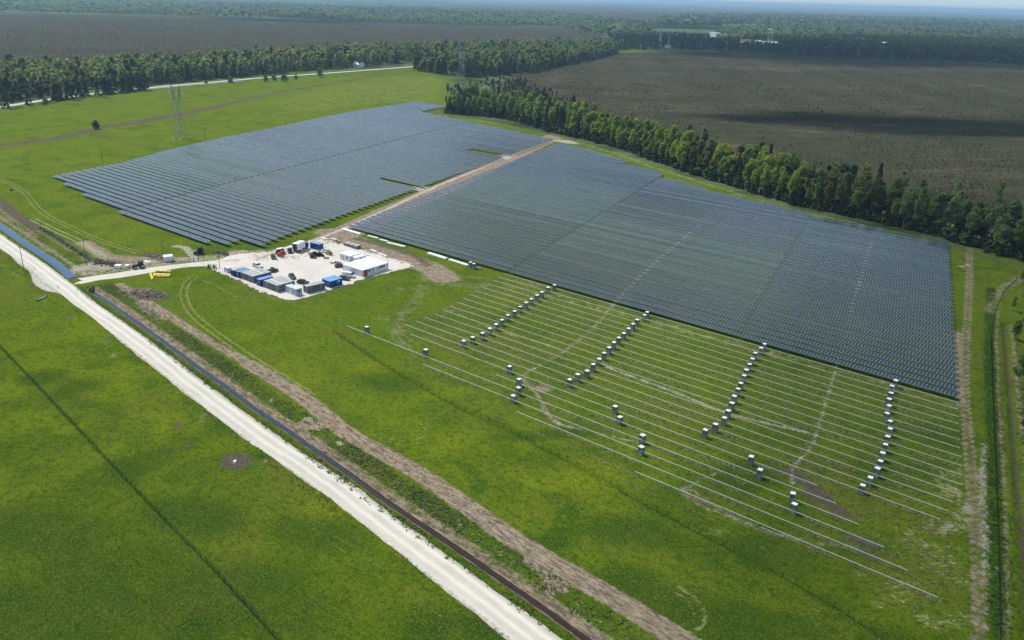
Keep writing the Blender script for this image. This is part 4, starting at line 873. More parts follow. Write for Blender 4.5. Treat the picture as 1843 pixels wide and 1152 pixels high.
for i, (x, y) in enumerate([(78, 413.5), (92, 422), (108, 432), (124, 443), (139, 453), (156, 464)]):
    rubble('spoil_lump_row', 'dark spoil lumps beside the blue ditch, %s from the junction' % ordinal(6-i), (x, y), 60, 7.5, 1.0, .6, STONE, 20+i, .6, 0, 'heap', SPA)
p = G(164, 522, -.4); t = thing('culvert_pipe', 'dark round culvert mouth where the ditch passes under the road', 'culvert', (p[0], p[1], -.45), R(-30)); b = MB(); nn = 16
for r0, r1, x0, x1 in ((.75, .75, -3, .3), (.62, .62, .28, -3)): b.cyl((x0, 0, 0), (x1, 0, 0), r0, r1, nn, False)
b.add([((.3), math.cos(2*math.pi*i/nn)*q, math.sin(2*math.pi*i/nn)*q) for q in (.75, .62) for i in range(nn)], [(i, (i+1) % nn, nn+(i+1) % nn, nn+i) for i in range(nn)]); part('pipe', b, BLACK, t)
p = G(423, 832.5); t = thing('marker_block', 'small white concrete block in the middle of a bare patch', 'block', (p[0], p[1], 0), R(20)); b = MB(); b.cyl((0, 0, 0), (0, 0, .45), .48, .42, 8); part('base', b, WHITE, t); b = MB(); b.cyl((0, 0, .45), (0, 0, .58), .28, .22, 8); part('cap', b, CAPM, t)
p = G(20.5, 343); t = thing('culvert_ring', 'small dark pipe ring lying in the grass at the left edge', 'pipe', (p[0], p[1], .5), R(60)); b = MB(); b.cyl((-.5, 0, 0), (.5, 0, 0), .6, n=12, cap=False); part('shell', b, BLACK, t)

# ------------------------------------------------------------------ posts, poles, fences
POLE = plain('weathered_pole', (.17, .15, .125), .8); DG = plain('dark_green_wire', (.012, .035, .015), .8, spec=.05); STEEL = plain('dark_steel', (.1, .1, .1), .6)
def pole(label, px, h, arm=False, name='utility_pole', cat='pole', mat=None, r=.14, lamp=False):
    p = G(*px); t = thing(name, label, cat, (p[0], p[1], 0), R(20), 'poles'); b = MB(); b.cyl((0, 0, -.2), (0, 0, h), r, r*.65, 8); part('pole_shaft', b, mat or POLE, t)
    if arm: b = MB(); b.box((0, 0, h-.45), (1.5, .1, .12)); c = part('crossarm', b, STEEL, t); q = MB(); [q.cyl((x, 0, h-.4), (x, 0, h-.15), .05, n=6) for x in (-.65, 0, .65)]; part('insulator', q, GREYR2, c)
    if lamp: b = MB(); b.box((.25, 0, h+.02), (.7, .25, .14)); part('lamp_head', b, METAL, t)
pole('tall wooden pole on the verge left of the white road', (43.5, 487), 9.4, True)
pole('wooden pole with crossarm near the rubble heaps', (157, 478), 10.4, True)
pole('slim pole standing behind the small white shed', (293, 459), 6.3)
pole('pole with crossarm at the left end of the compound', (395.5, 483), 7.3, True)
pole('lamp pole in front of the pale blue kiosk', (528.5, 531), 6.6, False, 'lamp_pole', 'pole', METAL, .09, True)
pole('lamp pole at the right corner of the big white building', (698.5, 483.5), 7.2, False, 'lamp_pole', 'pole', METAL, .1, True)
pole('thin mast beside the dirt track behind the lorry', (536.5, 433), 5.0, False, 'lamp_pole', 'pole', METAL, .07)
for i, (px, h) in enumerate((((185, 292), 7.8), ((370, 256), 8.8), ((515, 231), 8.2), ((637, 206), 7.8), ((737, 184), 7.2))):
    pole('%s slim dark pole from the left along the far edge of the left panels' % ordinal(i+1), px, h, False, 'slim_pole', 'pole', DG, .13)
for lab, px in (('short dark marker post on the left shoulder above the junction', (62, 486)), ('short dark marker post at the inner corner of the junction', (141, 512.5)), ('short dark marker post on the near side of the junction', (105, 520))):
    p = G(*px); t = thing('marker_post', lab, 'post', (p[0], p[1], 0)); b = MB(); b.box((0, 0, .6), (.18, .12, 1.25)); part('shaft', b, STEEL, t); b = MB(); b.box((0, 0, 1.28), (.22, .16, .18)); part('cap', b, WHITE, t)
for lab, px in (('left gate post where the access road enters the compound', (348.5, 472)), ('right gate post where the access road enters the compound', (357, 469.5))):
    p = G(*px); t = thing('gate_post', lab, 'post', (p[0], p[1], 0)); b = MB(); b.box((0, 0, .95), (.16, .16, 1.9)); part('shaft', b, STEEL, t); b = MB(); b.box((.5, 0, 1.2), (1.0, .05, .9)); part('barrier_panel', b, METAL, t)
def fence(name, label, pts, h, step=2.45, mat=DG, maxn=100, rails=7, posts=True):
    c = resample(pts, 1.0); t = thing(name, label, 'fence', (0, 0, 0)); arc = np.concatenate([[0], np.cumsum(np.linalg.norm(np.diff(c, axis=0), axis=1))]); L = arc[-1]
    k = min(maxn, int(L/step)); s = np.linspace(0, L, k+1); X = np.interp(s, arc, c[:, 0]); Y = np.interp(s, arc, c[:, 1]); pm = MB(); pm.box((0, 0, h/2), (.075, .075, h)); pme = pm.mesh('post', mat)
    w = MB()
    for i in range(k):
        a = (X[i], Y[i]); b = (X[i+1], Y[i+1])
        for q in range(rails):
            z = .06+q*(h-.1)/(rails-1); th = .022 if q in (0, rails-1) else .010
            w.cyl((a[0], a[1], z), (b[0], b[1], z), th, n=3, cap=False)
        m = 10
        for j in range(1, m): x = a[0]+(b[0]-a[0])*j/m; y = a[1]+(b[1]-a[1])*j/m; w.cyl((x, y, .04), (x, y, h-.05), .007, n=3, cap=False)
    part('wire_mesh', w, mat, t)
    for i in range(min(k, 99)): link('post', pme, t, (X[i], Y[i], 0))
fence('mesh_fence', 'dark green mesh fence crossing the meadow at the lower left', GL([(-60, 560), (0, 626), (100, 731), (210, 848), (300, 943), (380, 1022), (500, 1155), (560, 1225)]), 1.5, 2.5)
MF = GL([(600, 597), (650, 632), (700, 664), (760, 699), (830, 738), (900, 768), (1000, 820), (1089, 865), (1130, 893), (1190, 925), (1260, 962), (1370, 1018), (1480, 1080), (1600, 1158)])
fence('mesh_fence', 'green mesh fence between the brown soil strip and the outer racks', MF, 1.4, 2.6, rails=5)
fence('mesh_fence', 'dark green mesh fence along the right-hand dirt track', GL([(1830, 505), (1806, 528), (1790, 565), (1783, 610), (1786, 700), (1790, 800), (1794, 900), (1797, 1000), (1800, 1160)]), 1.6, 2.5)
fence('yard_fence', 'thin wire fence with posts around the near edge of the yard', GL([(366, 478), (420, 503), (470, 526), (500, 541), (530, 546), (580, 533), (640, 512), (700, 492), (742, 484)]), 1.3, 3.0, METAL, rails=3)

# ------------------------------------------------------------------ lattice pylons
PYL = plain('pylon_steel', (.30, .36, .33), .55, .3)
def lattice_leg(b, p0, p1, w0, w1, nseg, th):
    """square lattice column from p0 to p1"""
    p0 = Vector(p0); p1 = Vector(p1)
    def ring(f):
        c = p0.lerp(p1, f); w = (w0+(w1-w0)*f)/2; return [c+Vector((sx*w, sy*w, 0)) for sx, sy in ((-1, -1), (1, -1), (1, 1), (-1, 1))]
    for i in range(nseg):
        a, c = ring(i/nseg), ring((i+1)/nseg)
        for k in range(4):
            b.cyl(a[k], c[k], th, n=4, cap=False); b.cyl(a[k], c[(k+1) % 4], th*.6, n=3, cap=False); b.cyl(a[(k+1) % 4], c[k], th*.6, n=3, cap=False); b.cyl(c[k], c[(k+1) % 4], th*.6, n=3, cap=False)
def pylon(label, xy, ang, s=1.0, th=.13, detail=1):
    t = thing('lattice_pylon', label, 'pylon', (xy[0], xy[1], 0), ang, 'lattice pylons'); t.scale = (s, s, s)
    b = MB(); lattice_leg(b, (0, 0, 0), (0, 0, 17), 8.2, 3.4, 5*detail, th); part('body', b, PYL, t)
    b = MB(); lattice_leg(b, (0, 0, 17), (0, 0, 28), 3.4, 6.2, 4*detail, th*.9); part('waist', b, PYL, t)
    for s_ in (-1, 1): b = MB(); lattice_leg(b, (s_*2.7, 0, 28), (s_*4.6, 0, 40.3), 1.7, .35, 5, th*.75); part('upper_arm', b, PYL, t)
    b = MB(); lattice = [(-9, 36.6), (9, 36.6)]
    for dz, w in ((0, .6), (1.0, .0)):
        for sy in (-1, 1): b.cyl((-9, sy*w*.5, 36.6+dz*.3), (9, sy*w*.5, 36.6+dz*.3), th*.7, n=4)
    for i in range(12): x = -9+i*1.5; b.cyl((x, .3, 36.6), (x+.75, 0, 37.3), th*.45, n=3); b.cyl((x+.75, 0, 37.3), (x+1.5, -.3, 36.6), th*.45, n=3)
    b.cyl((-8, 0, 37.3), (8, 0, 37.3), th*.6, n=4); part('crossarm', b, PYL, t)
    for x in (-8.4, 0, 8.4): b = MB(); b.cyl((x, 0, 36.4), (x+(.9 if x == 0 else 0), 0, 33.2), .16, n=6); part('insulator', b, plain('glass_insulator', (.72, .8, .7), .3), t)
    for sx in (-1, 1):
        for sy in (-1, 1): b = MB(); b.box((sx*4.1, sy*4.1, .25), (1.1, 1.1, .6)); part('footing', b, WHITE, t)
pylon('lattice pylon standing in the field beyond the left panels', G(326, 248.3), R(8), .9)
pylon('lattice pylon rising in front of the wood behind the field', G(831, 137), R(12), 1.0, .16)
t = thing('radio_mast', 'tall slim pale mast rising left of the village', 'mast', (*G(1187, 84), 0), .3); b = MB(); lattice_leg(b, (0, 0, 0), (0, 0, 56), 5.2, 1.2, 14, .34); part('lattice_tower', b, plain('pale_mast_steel', (.6, .62, .62), .5, .2), t)
b = MB(); b.cyl((0, 0, 56), (0, 0, 62), .25, .1, 6); part('antenna', b, METAL, t); b = MB(); b.box((0, 0, 46), (4.4, 4.4, .5)); b.box((0, 0, 55), (3.0, 3.0, .4)); part('platform', b, METAL, t)
for lab, px, s_ in (('distant pylon standing just right of the slim pale mast', (1203, 84), .9), ('distant pylon silhouetted before the dark wood', (1236, 82), .8)):
    pylon(lab, G(*px), R(10), s_, .26)

# ------------------------------------------------------------------ trees
def foliage(name, trans=.45):
    n = N(name); t = n.attr('tint').outputs['Color']; rnd = n.node('ShaderNodeObjectInfo').outputs['Random']
    c = n.mix(n.ramp(rnd, 0, 1, 0, .45), t, n.mix(1.0, t, (.62, .72, .6), 'MULTIPLY'))
    d = n.bsdf(c, .75, 0, None, .12); tr = n.node('ShaderNodeBsdfTranslucent'); n.lk(n.mix(1.0, c, (1.25, 1.2, .7), 'MULTIPLY'), tr.inputs[0])
    mx = n.node('ShaderNodeMixShader'); mx.inputs[0].default_value = trans; n.lk(d, mx.inputs[1]); n.lk(tr.outputs[0], mx.inputs[2]); return n.done(mx.outputs[0])
LEAF = foliage('leaf_clusters'); NEEDLE = foliage('needle_clusters', .12); BARK = plain('dark_bark', (.09, .07, .055), .9, 0, .3, 1); BIRCHB = plain('pale_birch_bark', (.27, .26, .24), .8, 0, .35, 2)
def leaf_cloud(rg, n_, shape, H, w, size, col, base=.3, lobes=9):
    """leaf cluster quads spread through a crown; shape: round, cone, column, pine"""
    if shape == 'cone':
        z = rg.random(n_)**1.15; rad = (1-z)*w*(.45+.55*rg.random(n_)**.5)*(1+.22*np.sin(z*44)); a = rg.random(n_)*2*np.pi
        c = np.stack([np.cos(a)*rad, np.sin(a)*rad, H*(base+(1-base)*z)], 1)
    else:
        la = rg.random(lobes)*2*np.pi; lz = rg.random(lobes)*.8+.12 if shape != 'pine' else rg.random(lobes)*.3+.65
        prof = np.sin(np.pi*np.clip(lz*.82+.16, 0, 1))**.7; lr = w*.52*prof*(.5+.7*rg.random(lobes)); lc = np.stack([np.cos(la)*lr, np.sin(la)*lr, H*(base+(1-base)*lz*.86)], 1)
        lc[0] = (0, 0, H*.87); s_ = w*(.12+.24*rg.random(lobes)); k = rg.integers(0, lobes, n_)
        v = rg.normal(size=(n_, 3)); v /= np.linalg.norm(v, axis=1)[:, None]; rr = (.35+.75*rg.random(n_)**.45)
        c = lc[k]+v*rr[:, None]*s_[k][:, None]*np.array([1, 1, 1.4 if shape != 'pine' else .6])
    d1 = rg.normal(size=(n_, 3)); d1 /= np.linalg.norm(d1, axis=1)[:, None]; d2 = rg.normal(size=(n_, 3)); d2 -= d1*(d1*d2).sum(1)[:, None]; d2 /= np.linalg.norm(d2, axis=1)[:, None]
    s0 = size*(.55+.8*rg.random(n_))[:, None]; d1 *= s0; d2 *= s0*.8
    v = np.stack([c-d1, c+d2*.9, c+d1, c-d2*.9], 1).reshape(-1, 3); f = np.arange(4*n_).reshape(n_, 4)
    t = np.ones((n_, 4)); t[:, :3] = np.array(col)*(.62+.75*rg.random(n_)[:, None])*(1+np.array([.22, .05, -.1])*rg.normal(size=(n_, 1))*.6)
    return v, f, np.repeat(np.clip(t, 0, 1), 4, 0)
KINDS = {'birch': ('round', (.23, .32, .10), .30, BIRCHB, LEAF, .27), 'lime': ('round', (.27, .35, .05), .26, BARK, LEAF, .30), 'brown': ('round', (.19, .185, .075), .32, BARK, LEAF, .27),
         'grey_green': ('round', (.21, .29, .13), .28, BIRCHB, LEAF, .29), 'spruce': ('cone', (.045, .08, .04), .06, BARK, NEEDLE, .21), 'pine': ('pine', (.08, .11, .05), .5, BARK, NEEDLE, .24), 'olive': ('round', (.20, .26, .07), .3, BARK, LEAF, .27)}
KINDS['bush'] = ('round', (.09, .13, .05), .03, BARK, LEAF, .34); KINDS['pale_bush'] = ('round', (.19, .25, .12), .03, BARK, LEAF, .34)
TREES = {}
BOGK = {'heather': ('round', (.085, .075, .045), .1, BARK, NEEDLE, .3), 'bog_olive': ('round', (.075, .085, .04), .1, BARK, NEEDLE, .3)}
def make_tree_mesh(kind, seed, nq=2300):
    shape, col, base, bark, leaf, wd = KINDS[kind]; rg = np.random.default_rng(seed); H = 20.0; w = H*wd*.5*2*.62
    v, f, t = leaf_cloud(rg, nq, shape, H, w if shape != 'cone' else H*wd*.75, .42 if shape != 'cone' else .5, col, base*.85, int(rg.integers(26, 44)))
    cm = np_mesh('crown', v, f, leaf, {'tint': t}); b = MB(); r = random.Random(seed); x = y = 0; z = 0; pr = .24; nx = ny = 0
    top = .93 if shape == 'cone' else .78
    for i in range(5):
        z1 = H*top*(i+1)/5; nx, ny = x+r.uniform(-.25, .25), y+r.uniform(-.25, .25); b.cyl((x, y, z), (nx, ny, z1), pr, pr*.78, 6, False); x, y, z = nx, ny, z1; pr *= .78
        if i > 0 and shape != 'cone':
            for _ in range(2): a = r.uniform(0, 6.28); L = r.uniform(1.5, 3.2); b.cyl((x, y, z-1), (x+L*math.cos(a), y+L*math.sin(a), z+L*.7), pr*.45, .03, 4, False)
    return cm, b.mesh('trunk', bark)
for i, k in enumerate(list(KINDS)): TREES[k] = [make_tree_mesh(k, 100+i*10+q) for q in range(3)]
def plant(kind, label, xy, h, group, name=None, var=None, wide=1.0, cat='tree'):
    cm, tm = random.choice(TREES[kind]) if var is None else TREES[kind][var % 3]
    t = thing(name or {'spruce': 'spruce_tree', 'pine': 'pine_tree', 'birch': 'birch_tree', 'grey_green': 'birch_tree'}.get(kind, 'broadleaf_tree'), label, cat, (xy[0], xy[1], -.1), random.uniform(0, 6.28), group)
    s_ = h/20; t.scale = (s_*wide*random.uniform(.9, 1.15), s_*wide*random.uniform(.9, 1.15), s_)
    link('crown', cm, t); link('trunk', tm, t)
KN = {'birch': 'pale green birch', 'lime': 'bright yellow-green tree', 'brown': 'brownish budding tree', 'grey_green': 'grey-green birch', 'spruce': 'dark spruce', 'pine': 'dark pine', 'olive': 'olive-green tree'}
BASE = chaikin(GL([(800, 203), (812, 205), (860, 208), (930, 217), (1000, 240), (1060, 252), (1120, 268), (1200, 299), (1300, 329), (1400, 361), (1500, 384), (1600, 404), (1700, 427), (1760, 450)])+[(-28, 400), (-1, 384), (27, 376)], 1)
BASE = resample(BASE, 1.0); arcB = np.concatenate([[0], np.cumsum(np.linalg.norm(np.diff(BASE, axis=0), axis=1))])
def belt_mix(px):
    if px < 960: return (('birch', 6), ('spruce', .8), ('grey_green', 3))
    if px < 1075: return (('birch', 4), ('lime', 1), ('spruce', 1.5))
    if px < 1130: return (('lime', 5), ('olive', 2))
    if px < 1185: return (('olive', 4), ('birch', 2), ('spruce', 1))
    if px < 1235: return (('lime', 6), ('olive', 1))
    if px < 1275: return (('brown', 6), ('pine', 1))
    if px < 1400: return (('lime', 5), ('olive', 3), ('birch', 2), ('spruce', .3), ('pine', .6))
    if px < 1490: return (('olive', 4), ('lime', 2), ('birch', 1), ('pine', 1.2), ('spruce', .3))
    if px < 1600: return (('brown', 3), ('olive', 4), ('grey_green', 1), ('pine', 1.5))
    if px < 1700: return (('grey_green', 5), ('birch', 2), ('pine', 1))
    return (('grey_green', 4), ('olive', 4), ('lime', 1.2), ('pine', 1.5))
def to_px(x, y, z=0):
    d = np.array([x, y, z-CAM_H]); w_ = d@_fw; return PX+F_PX*(d@_r)/w_, PY-F_PX*(d@_u)/w_
plan = []
for row, (off, step) in enumerate(((1.5, 5.8), (7, 6.8), (15, 7.6), (24, 8.4), (33, 9))):
    s = random.uniform(0, 3)
    while s < arcB[-1]:
        x = np.interp(s, arcB, BASE[:, 0]); y = np.interp(s, arcB, BASE[:, 1]); x2 = np.interp(min(s+2, arcB[-1]), arcB, BASE[:, 0]); y2 = np.interp(min(s+2, arcB[-1]), arcB, BASE[:, 1])
        tx, ty = x2-x, y2-y; l = math.hypot(tx, ty) or 1; nx_, ny_ = -ty/l, tx/l
        o = off+random.uniform(-2.2, 2.2); x += nx_*o+random.uniform(-1.5, 1.5); y += ny_*o; px = to_px(x, y)[0]
        if px < 1890 and not (row == 4 and px < 950 and random.random() < .3):
            mixk = belt_mix(px+random.gauss(0, 14)); kind = random.choices([m[0] for m in mixk], [m[1] for m in mixk])[0]
            hh = (24 if px < 1075 else 20.5 if px < 1600 else 22)*random.uniform(.66, 1.15)*(1.0 if row else .82)
            if kind == 'spruce': hh *= .95
            plan.append((kind, x, y, hh, row, px))
        s += step*random.uniform(.75, 1.3)
print('belt trees', len(plan))
cnt = {}
ROWN = ('front edge', 'second rank', 'third rank', 'fourth rank', 'back edge')
plan = [q for q in plan if not (q[4] == 0 and 1690 < q[5] < 1775)]
plan.sort(key=lambda q: (q[4], q[5]))
for kind, x, y, hh, row, px in plan[:285]:
    zone = 'left third' if px < 1100 else 'middle' if px < 1500 else 'right third'
    key = (kind, row, zone); cnt[key] = cnt.get(key, 0)+1
    plant(kind, '%s, %s from left in the %s of the tree belt, %s' % (KN[kind], ordinal(cnt[key]), ROWN[row], zone), (x, y), hh, 'trees of the belt behind the panels', wide=1.3)
# a few at the right edge, near the fence
for i, (k, px, h) in enumerate((('grey_green', (1830, 697), 12), ('spruce', (1846, 765), 5), ('grey_green', (1848, 650), 13), ('olive', (1826, 612), 8), ('lime', (1845, 595), 9), ('olive', (1822, 560), 6), ('grey_green', (1843, 545), 8), ('olive', (1838, 512), 7), ('birch', (1852, 705), 12))):
    plant(k, '%s at the right edge beyond the dark ditch, %s one downhill' % (KN[k], ordinal(i+1)), G(*px), h, 'trees beyond the right-hand ditch', wide=1.2)
for lab, px, h, k, wd in (('lone dark round bush beside the dirt ditch in the far field', (173, 233), 7.5, 'bush', 2.6), ('grey-green bush at the foot of the roadside wood', (82, 188), 6, 'pale_bush', 3.4), ('small grey bush on the highway verge', (371, 151), 4.5, 'bush', 2.8),
                          ('pale round bush right of the pylon on the verge', (415, 149.5), 8.5, 'pale_bush', 2.4), ('leftmost of the bright bush group by the highway', (478, 147.5), 8.5, 'pale_bush', 2.6), ('middle of the bright bush group by the highway', (494, 145.5), 8.5, 'pale_bush', 2.6),
                          ('right of the bright bush group by the highway', (512, 147), 9.5, 'pale_bush', 2.6), ('small pale bush right of the bright group', (533, 143.5), 7, 'pale_bush', 2.2), ('tall pale bush alone before the wood by the highway', (576, 139), 13, 'pale_bush', 1.9)):
    plant(k, lab, G(*px), h, 'bushes in the far field', 'bush', None, wd, 'bush')
for i, (px, h, k) in enumerate((((812, 183), 15, 'pine'), ((820, 178), 16, 'pine'), ((806, 172), 14, 'brown'), ((833, 170), 13, 'pine'), ((846, 162), 12, 'spruce'), ((803, 192), 11, 'brown'))):
    plant(k, '%s, %s of the open group at the left end of the belt' % (KN[k], ordinal(i+1)), G(*px), h, 'open group of trees at the left end of the belt')

def scatter(name, label, pts, hs, kinds, weights, nq, size, cat='wood', leaf=None, seed=3, wide=1.0, dim=.8):
    """many far-off trees that read as one mass"""
    rg = np.random.default_rng(seed); V, Fc, T = [], [], []; k0 = 0; tmpl = {}
    for kd in kinds:
        shape, col, base, bark, lf, wd = KINDS.get(kd) or BOGK[kd]
        tmpl[kd] = [leaf_cloud(np.random.default_rng(seed*7+q), nq, shape, 1.0, wd*.62*(1.0 if shape != 'cone' else 1.2), size, col, base*.6, 14) for q in range(5)]
    w = np.array(weights, float); w /= w.sum(); ch = rg.choice(len(kinds), len(pts), p=w)
    for (x, y), h, c in zip(pts, hs, ch):
        v, f, t = tmpl[kinds[c]][rg.integers(4)]; a = rg.random()*6.28; ca, sa = math.cos(a), math.sin(a); q = v*h*np.array([wide, wide, 1]); V.append(np.stack([q[:, 0]*ca-q[:, 1]*sa+x, q[:, 0]*sa+q[:, 1]*ca+y, q[:, 2]], 1))
        Fc.append(f+k0); k0 += len(v); tt = t.copy(); tt[:, :3] *= (.75+.5*rg.random())*dim; T.append(tt)
    me = np_mesh(name, np.concatenate(V), np.concatenate(Fc), leaf or LEAF, {'tint': np.concatenate(T)}); return link(name, me, label=label, cat=cat, kind='stuff')
def fill(poly, step, seed, jitter=.5):
    rg = np.random.default_rng(seed); a = np.array(poly); xs = np.arange(a[:, 0].min(), a[:, 0].max(), step); ys = np.arange(a[:, 1].min(), a[:, 1].max(), step); X, Y = np.meshgrid(xs, ys); p = np.stack([X.ravel(), Y.ravel()], 1); p += (rg.random(p.shape)-.5)*step*2*jitter
    return p[inside(p, poly)]
rest = plan[285:]
if rest: scatter('back_of_tree_belt', 'back of the tree belt merging into one mass before the bog', [(q[1], q[2]) for q in rest], [q[3] for q in rest], ['birch', 'olive', 'pine', 'spruce', 'brown'], [2, 2, 2, 1, 2], 260, .045)
# roadside wood
WOOD1 = [(-1205, 125), (-807, 283), (-854, 359), (-902, 481), (-909, 598), (-941, 720), (-949, 880), (-964, 936), (-873, 914), (-799, 947), (-769, 992), (-819, 1158), (-914, 1422), (-1035, 1653), (-1085, 1542), (-1136, 1266), (-1142, 1057), (-1104, 813), (-1077, 658), (-1055, 458), (-1107, 358), (-1465, 345)]
HW = GL([(-300, 240), (-60, 203), (0, 194), (120, 174.5), (290, 156.5), (400, 147), (480, 140), (560, 134.5), (640, 128.5), (745, 120.5), (800, 116)])
p = fill(WOOD1, 8.8, 5); dh = seg_dist(p, HW); k = (dh > 8); p = p[k]; front = seg_dist(p, HW) < 28
scatter('roadside_wood', 'mixed wood behind the highway with light green birches', p[~front], RNG.uniform(9, 24, (~front).sum()), ['birch', 'spruce', 'pine', 'lime', 'brown', 'olive', 'grey_green'], [5, 1.5, 1.4, .35, .8, 1.2, 4], 100, .08, wide=1.5)
pf = p[front]; scatter('roadside_pines', 'dark pines lining the highway in front of the wood', pf, RNG.uniform(9, 17, front.sum()), ['pine', 'spruce', 'birch', 'grey_green'], [3, 2.5, .5, 1], 100, .075, leaf=NEEDLE, wide=1.4)
q = resample(GL([(-40, 199), (0, 194), (60, 185), (120, 177), (200, 167), (262, 161)]), 3.2); q = q+RNG.normal(0, 2.6, q.shape)+np.array([6, -2]); q = q[seg_dist(q, HW) > 5.2]
scatter('roadside_pines', 'dark pines in front of the highway at the left edge', q, RNG.uniform(12, 16, len(q)), ['pine', 'spruce'], [3, 2], 110, .075, leaf=NEEDLE, wide=1.5)
W2 = GL([(745, 128), (775, 132), (812, 136), (860, 142), (960, 131), (1060, 110), (1110, 98), (1100, 88), (960, 100), (800, 104), (750, 108)])
p = fill(W2, 8.5, 6); scatter('roadside_wood', 'dark mixed wood around the second pylon reaching to the village', p, RNG.uniform(13, 21, len(p)), ['birch', 'spruce', 'pine', 'olive', 'lime'], [3, 2.6, 2.4, 1.2, .2], 100, .08, wide=1.5)
W3 = GL([(860, 160), (905, 152), (935, 152), (985, 175), (1050, 205), (1120, 230), (1080, 232), (1000, 205), (930, 180)])
U_ = []
for o_ in (0, 4, 9, 15, 22, 30): U_.append(offset([tuple(q_) for q_ in resample(BASE, 3.2)], o_))
U_ = np.array([q_ for l_ in U_ for q_ in l_]); U_ = U_+RNG.normal(0, 1.6, U_.shape); U_ = U_[RNG.random(len(U_)) < .8]
scatter('undergrowth', 'dark undergrowth and saplings beneath the tree belt', U_, RNG.gamma(4, .9, len(U_))+1.0, ['bush', 'spruce', 'olive', 'brown'], [5, 1.5, 1, 1], 45, .12, cat='shrubs', leaf=NEEDLE, wide=1.6, dim=.75)
W3B = [(-230, 500), (-150, 462), (-70, 432), (-35, 428), (-35, 455), (-90, 475), (-170, 505), (-235, 530)]
p = fill(W3B, 7.5, 28); scatter('young_pine_wood', 'low dark scrub behind the right half of the tree belt', p, RNG.uniform(5, 13, len(p)), ['pine', 'spruce', 'olive', 'brown'], [4, 1.5, 1, 2], 70, .08, leaf=NEEDLE)
p = fill(W3, 8, 8); scatter('young_pine_wood', 'low dark young pines between the tree belt and the bog', p, RNG.uniform(6, 13, len(p)), ['pine', 'spruce', 'birch', 'brown'], [4, 2, .6, 1], 70, .08, leaf=NEEDLE)
# village wood and beyond
W4 = GL([(1095, 72), (1180, 66), (1290, 74), (1500, 70), (1700, 74), (1990, 80), (1990, 128), (1843, 117), (1700, 112), (1500, 103), (1300, 92), (1180, 90), (1105, 92)])
p = fill(W4, 13, 9); open_ = [G(1270, 78), G(1385, 84), G(1390, 68), G(1187, 84), G(1590, 86), G(1720, 72), G(1450, 74)]
k = np.ones(len(p), bool)
for o_ in open_: k &= np.hypot((p[:, 0]-o_[0])/38, (p[:, 1]-o_[1])/90) > 1
vil = ((1294, 66, 17, 13), (1322, 67, 12, 12), (1386, 62, 7, 14), (1365, 76, 34, 13), (1457, 68, 17, 9), (1534, 82, 6, 9), (1550, 87, 6, 9), (1590, 80, 7, 9), (1202, 84, 14, 9))
pxy = np.array([to_px(a_, b_) for a_, b_ in p])
for vx, vy, vw, vh in vil: k &= ~((abs(pxy[:, 0]-vx) < vw) & (pxy[:, 1] > vy-1) & (pxy[:, 1] < vy+vh))
p = p[k]; scatter('village_wood', 'dark wood on the far side of the bog around the village', p, RNG.uniform(13, 20, len(p)), ['pine', 'spruce', 'grey_green'], [4, 4, .7], 26, .14, wide=1.25)
W5 = GL([(1290, 60), (1400, 50), (1620, 46), (1740, 52), (1990, 62), (1990, 80), (1700, 74), (1500, 70), (1290, 74)])
p = fill(W5, 17, 10); p = p[RNG.random(len(p)) < .25+.75*(np.sin(p[:, 0]*.008+p[:, 1]*.006)+.5*np.sin(p[:, 1]*.02) > -.35)]; scatter('far_wood', 'light green wood beyond the village', p, RNG.uniform(13, 20, len(p)), ['birch', 'grey_green', 'olive', 'spruce'], [4, 4, .8, 1.4], 16, .19, wide=1.7)
W6 = GL([(-60, 5), (300, 4), (700, 16), (1000, 24), (1120, 40), (1180, 44), (1180, 58), (1095, 66), (1000, 48), (840, 45), (560, 36), (300, 29), (-60, 20)])
p = fill(W6, 26, 12); k = RNG.random(len(p)) < .3+.7*(np.sin(p[:, 0]*.004+1)*np.sin(p[:, 1]*.0061)+.3*np.sin(p[:, 0]*.017+p[:, 1]*.011) > -.25); p = p[k]; scatter('far_wood', 'blue-green woods beyond the left-hand bog', p, RNG.uniform(13, 21, len(p)), ['birch', 'grey_green', 'olive', 'spruce', 'pine'], [5, 4, 1.5, .6, .8], 10, .24, wide=1.8)
W7 = GL([(1180, 30), (1400, 26), (1990, 44), (1990, 56), (1700, 48), (1400, 48), (1180, 46)])
p = fill(W7, 36, 13); p = p[RNG.random(len(p)) < .12+.88*(np.sin(p[:, 0]*.0021+p[:, 1]*.0034)+.6*np.sin(p[:, 1]*.009-p[:, 0]*.004) > -.2)]; scatter('far_wood', 'blue distant woods toward the horizon on the right', p, RNG.uniform(14, 22, len(p)), ['birch', 'olive', 'spruce', 'pine'], [2.5, 2, 1.5, 2], 9, .26, wide=2.4)
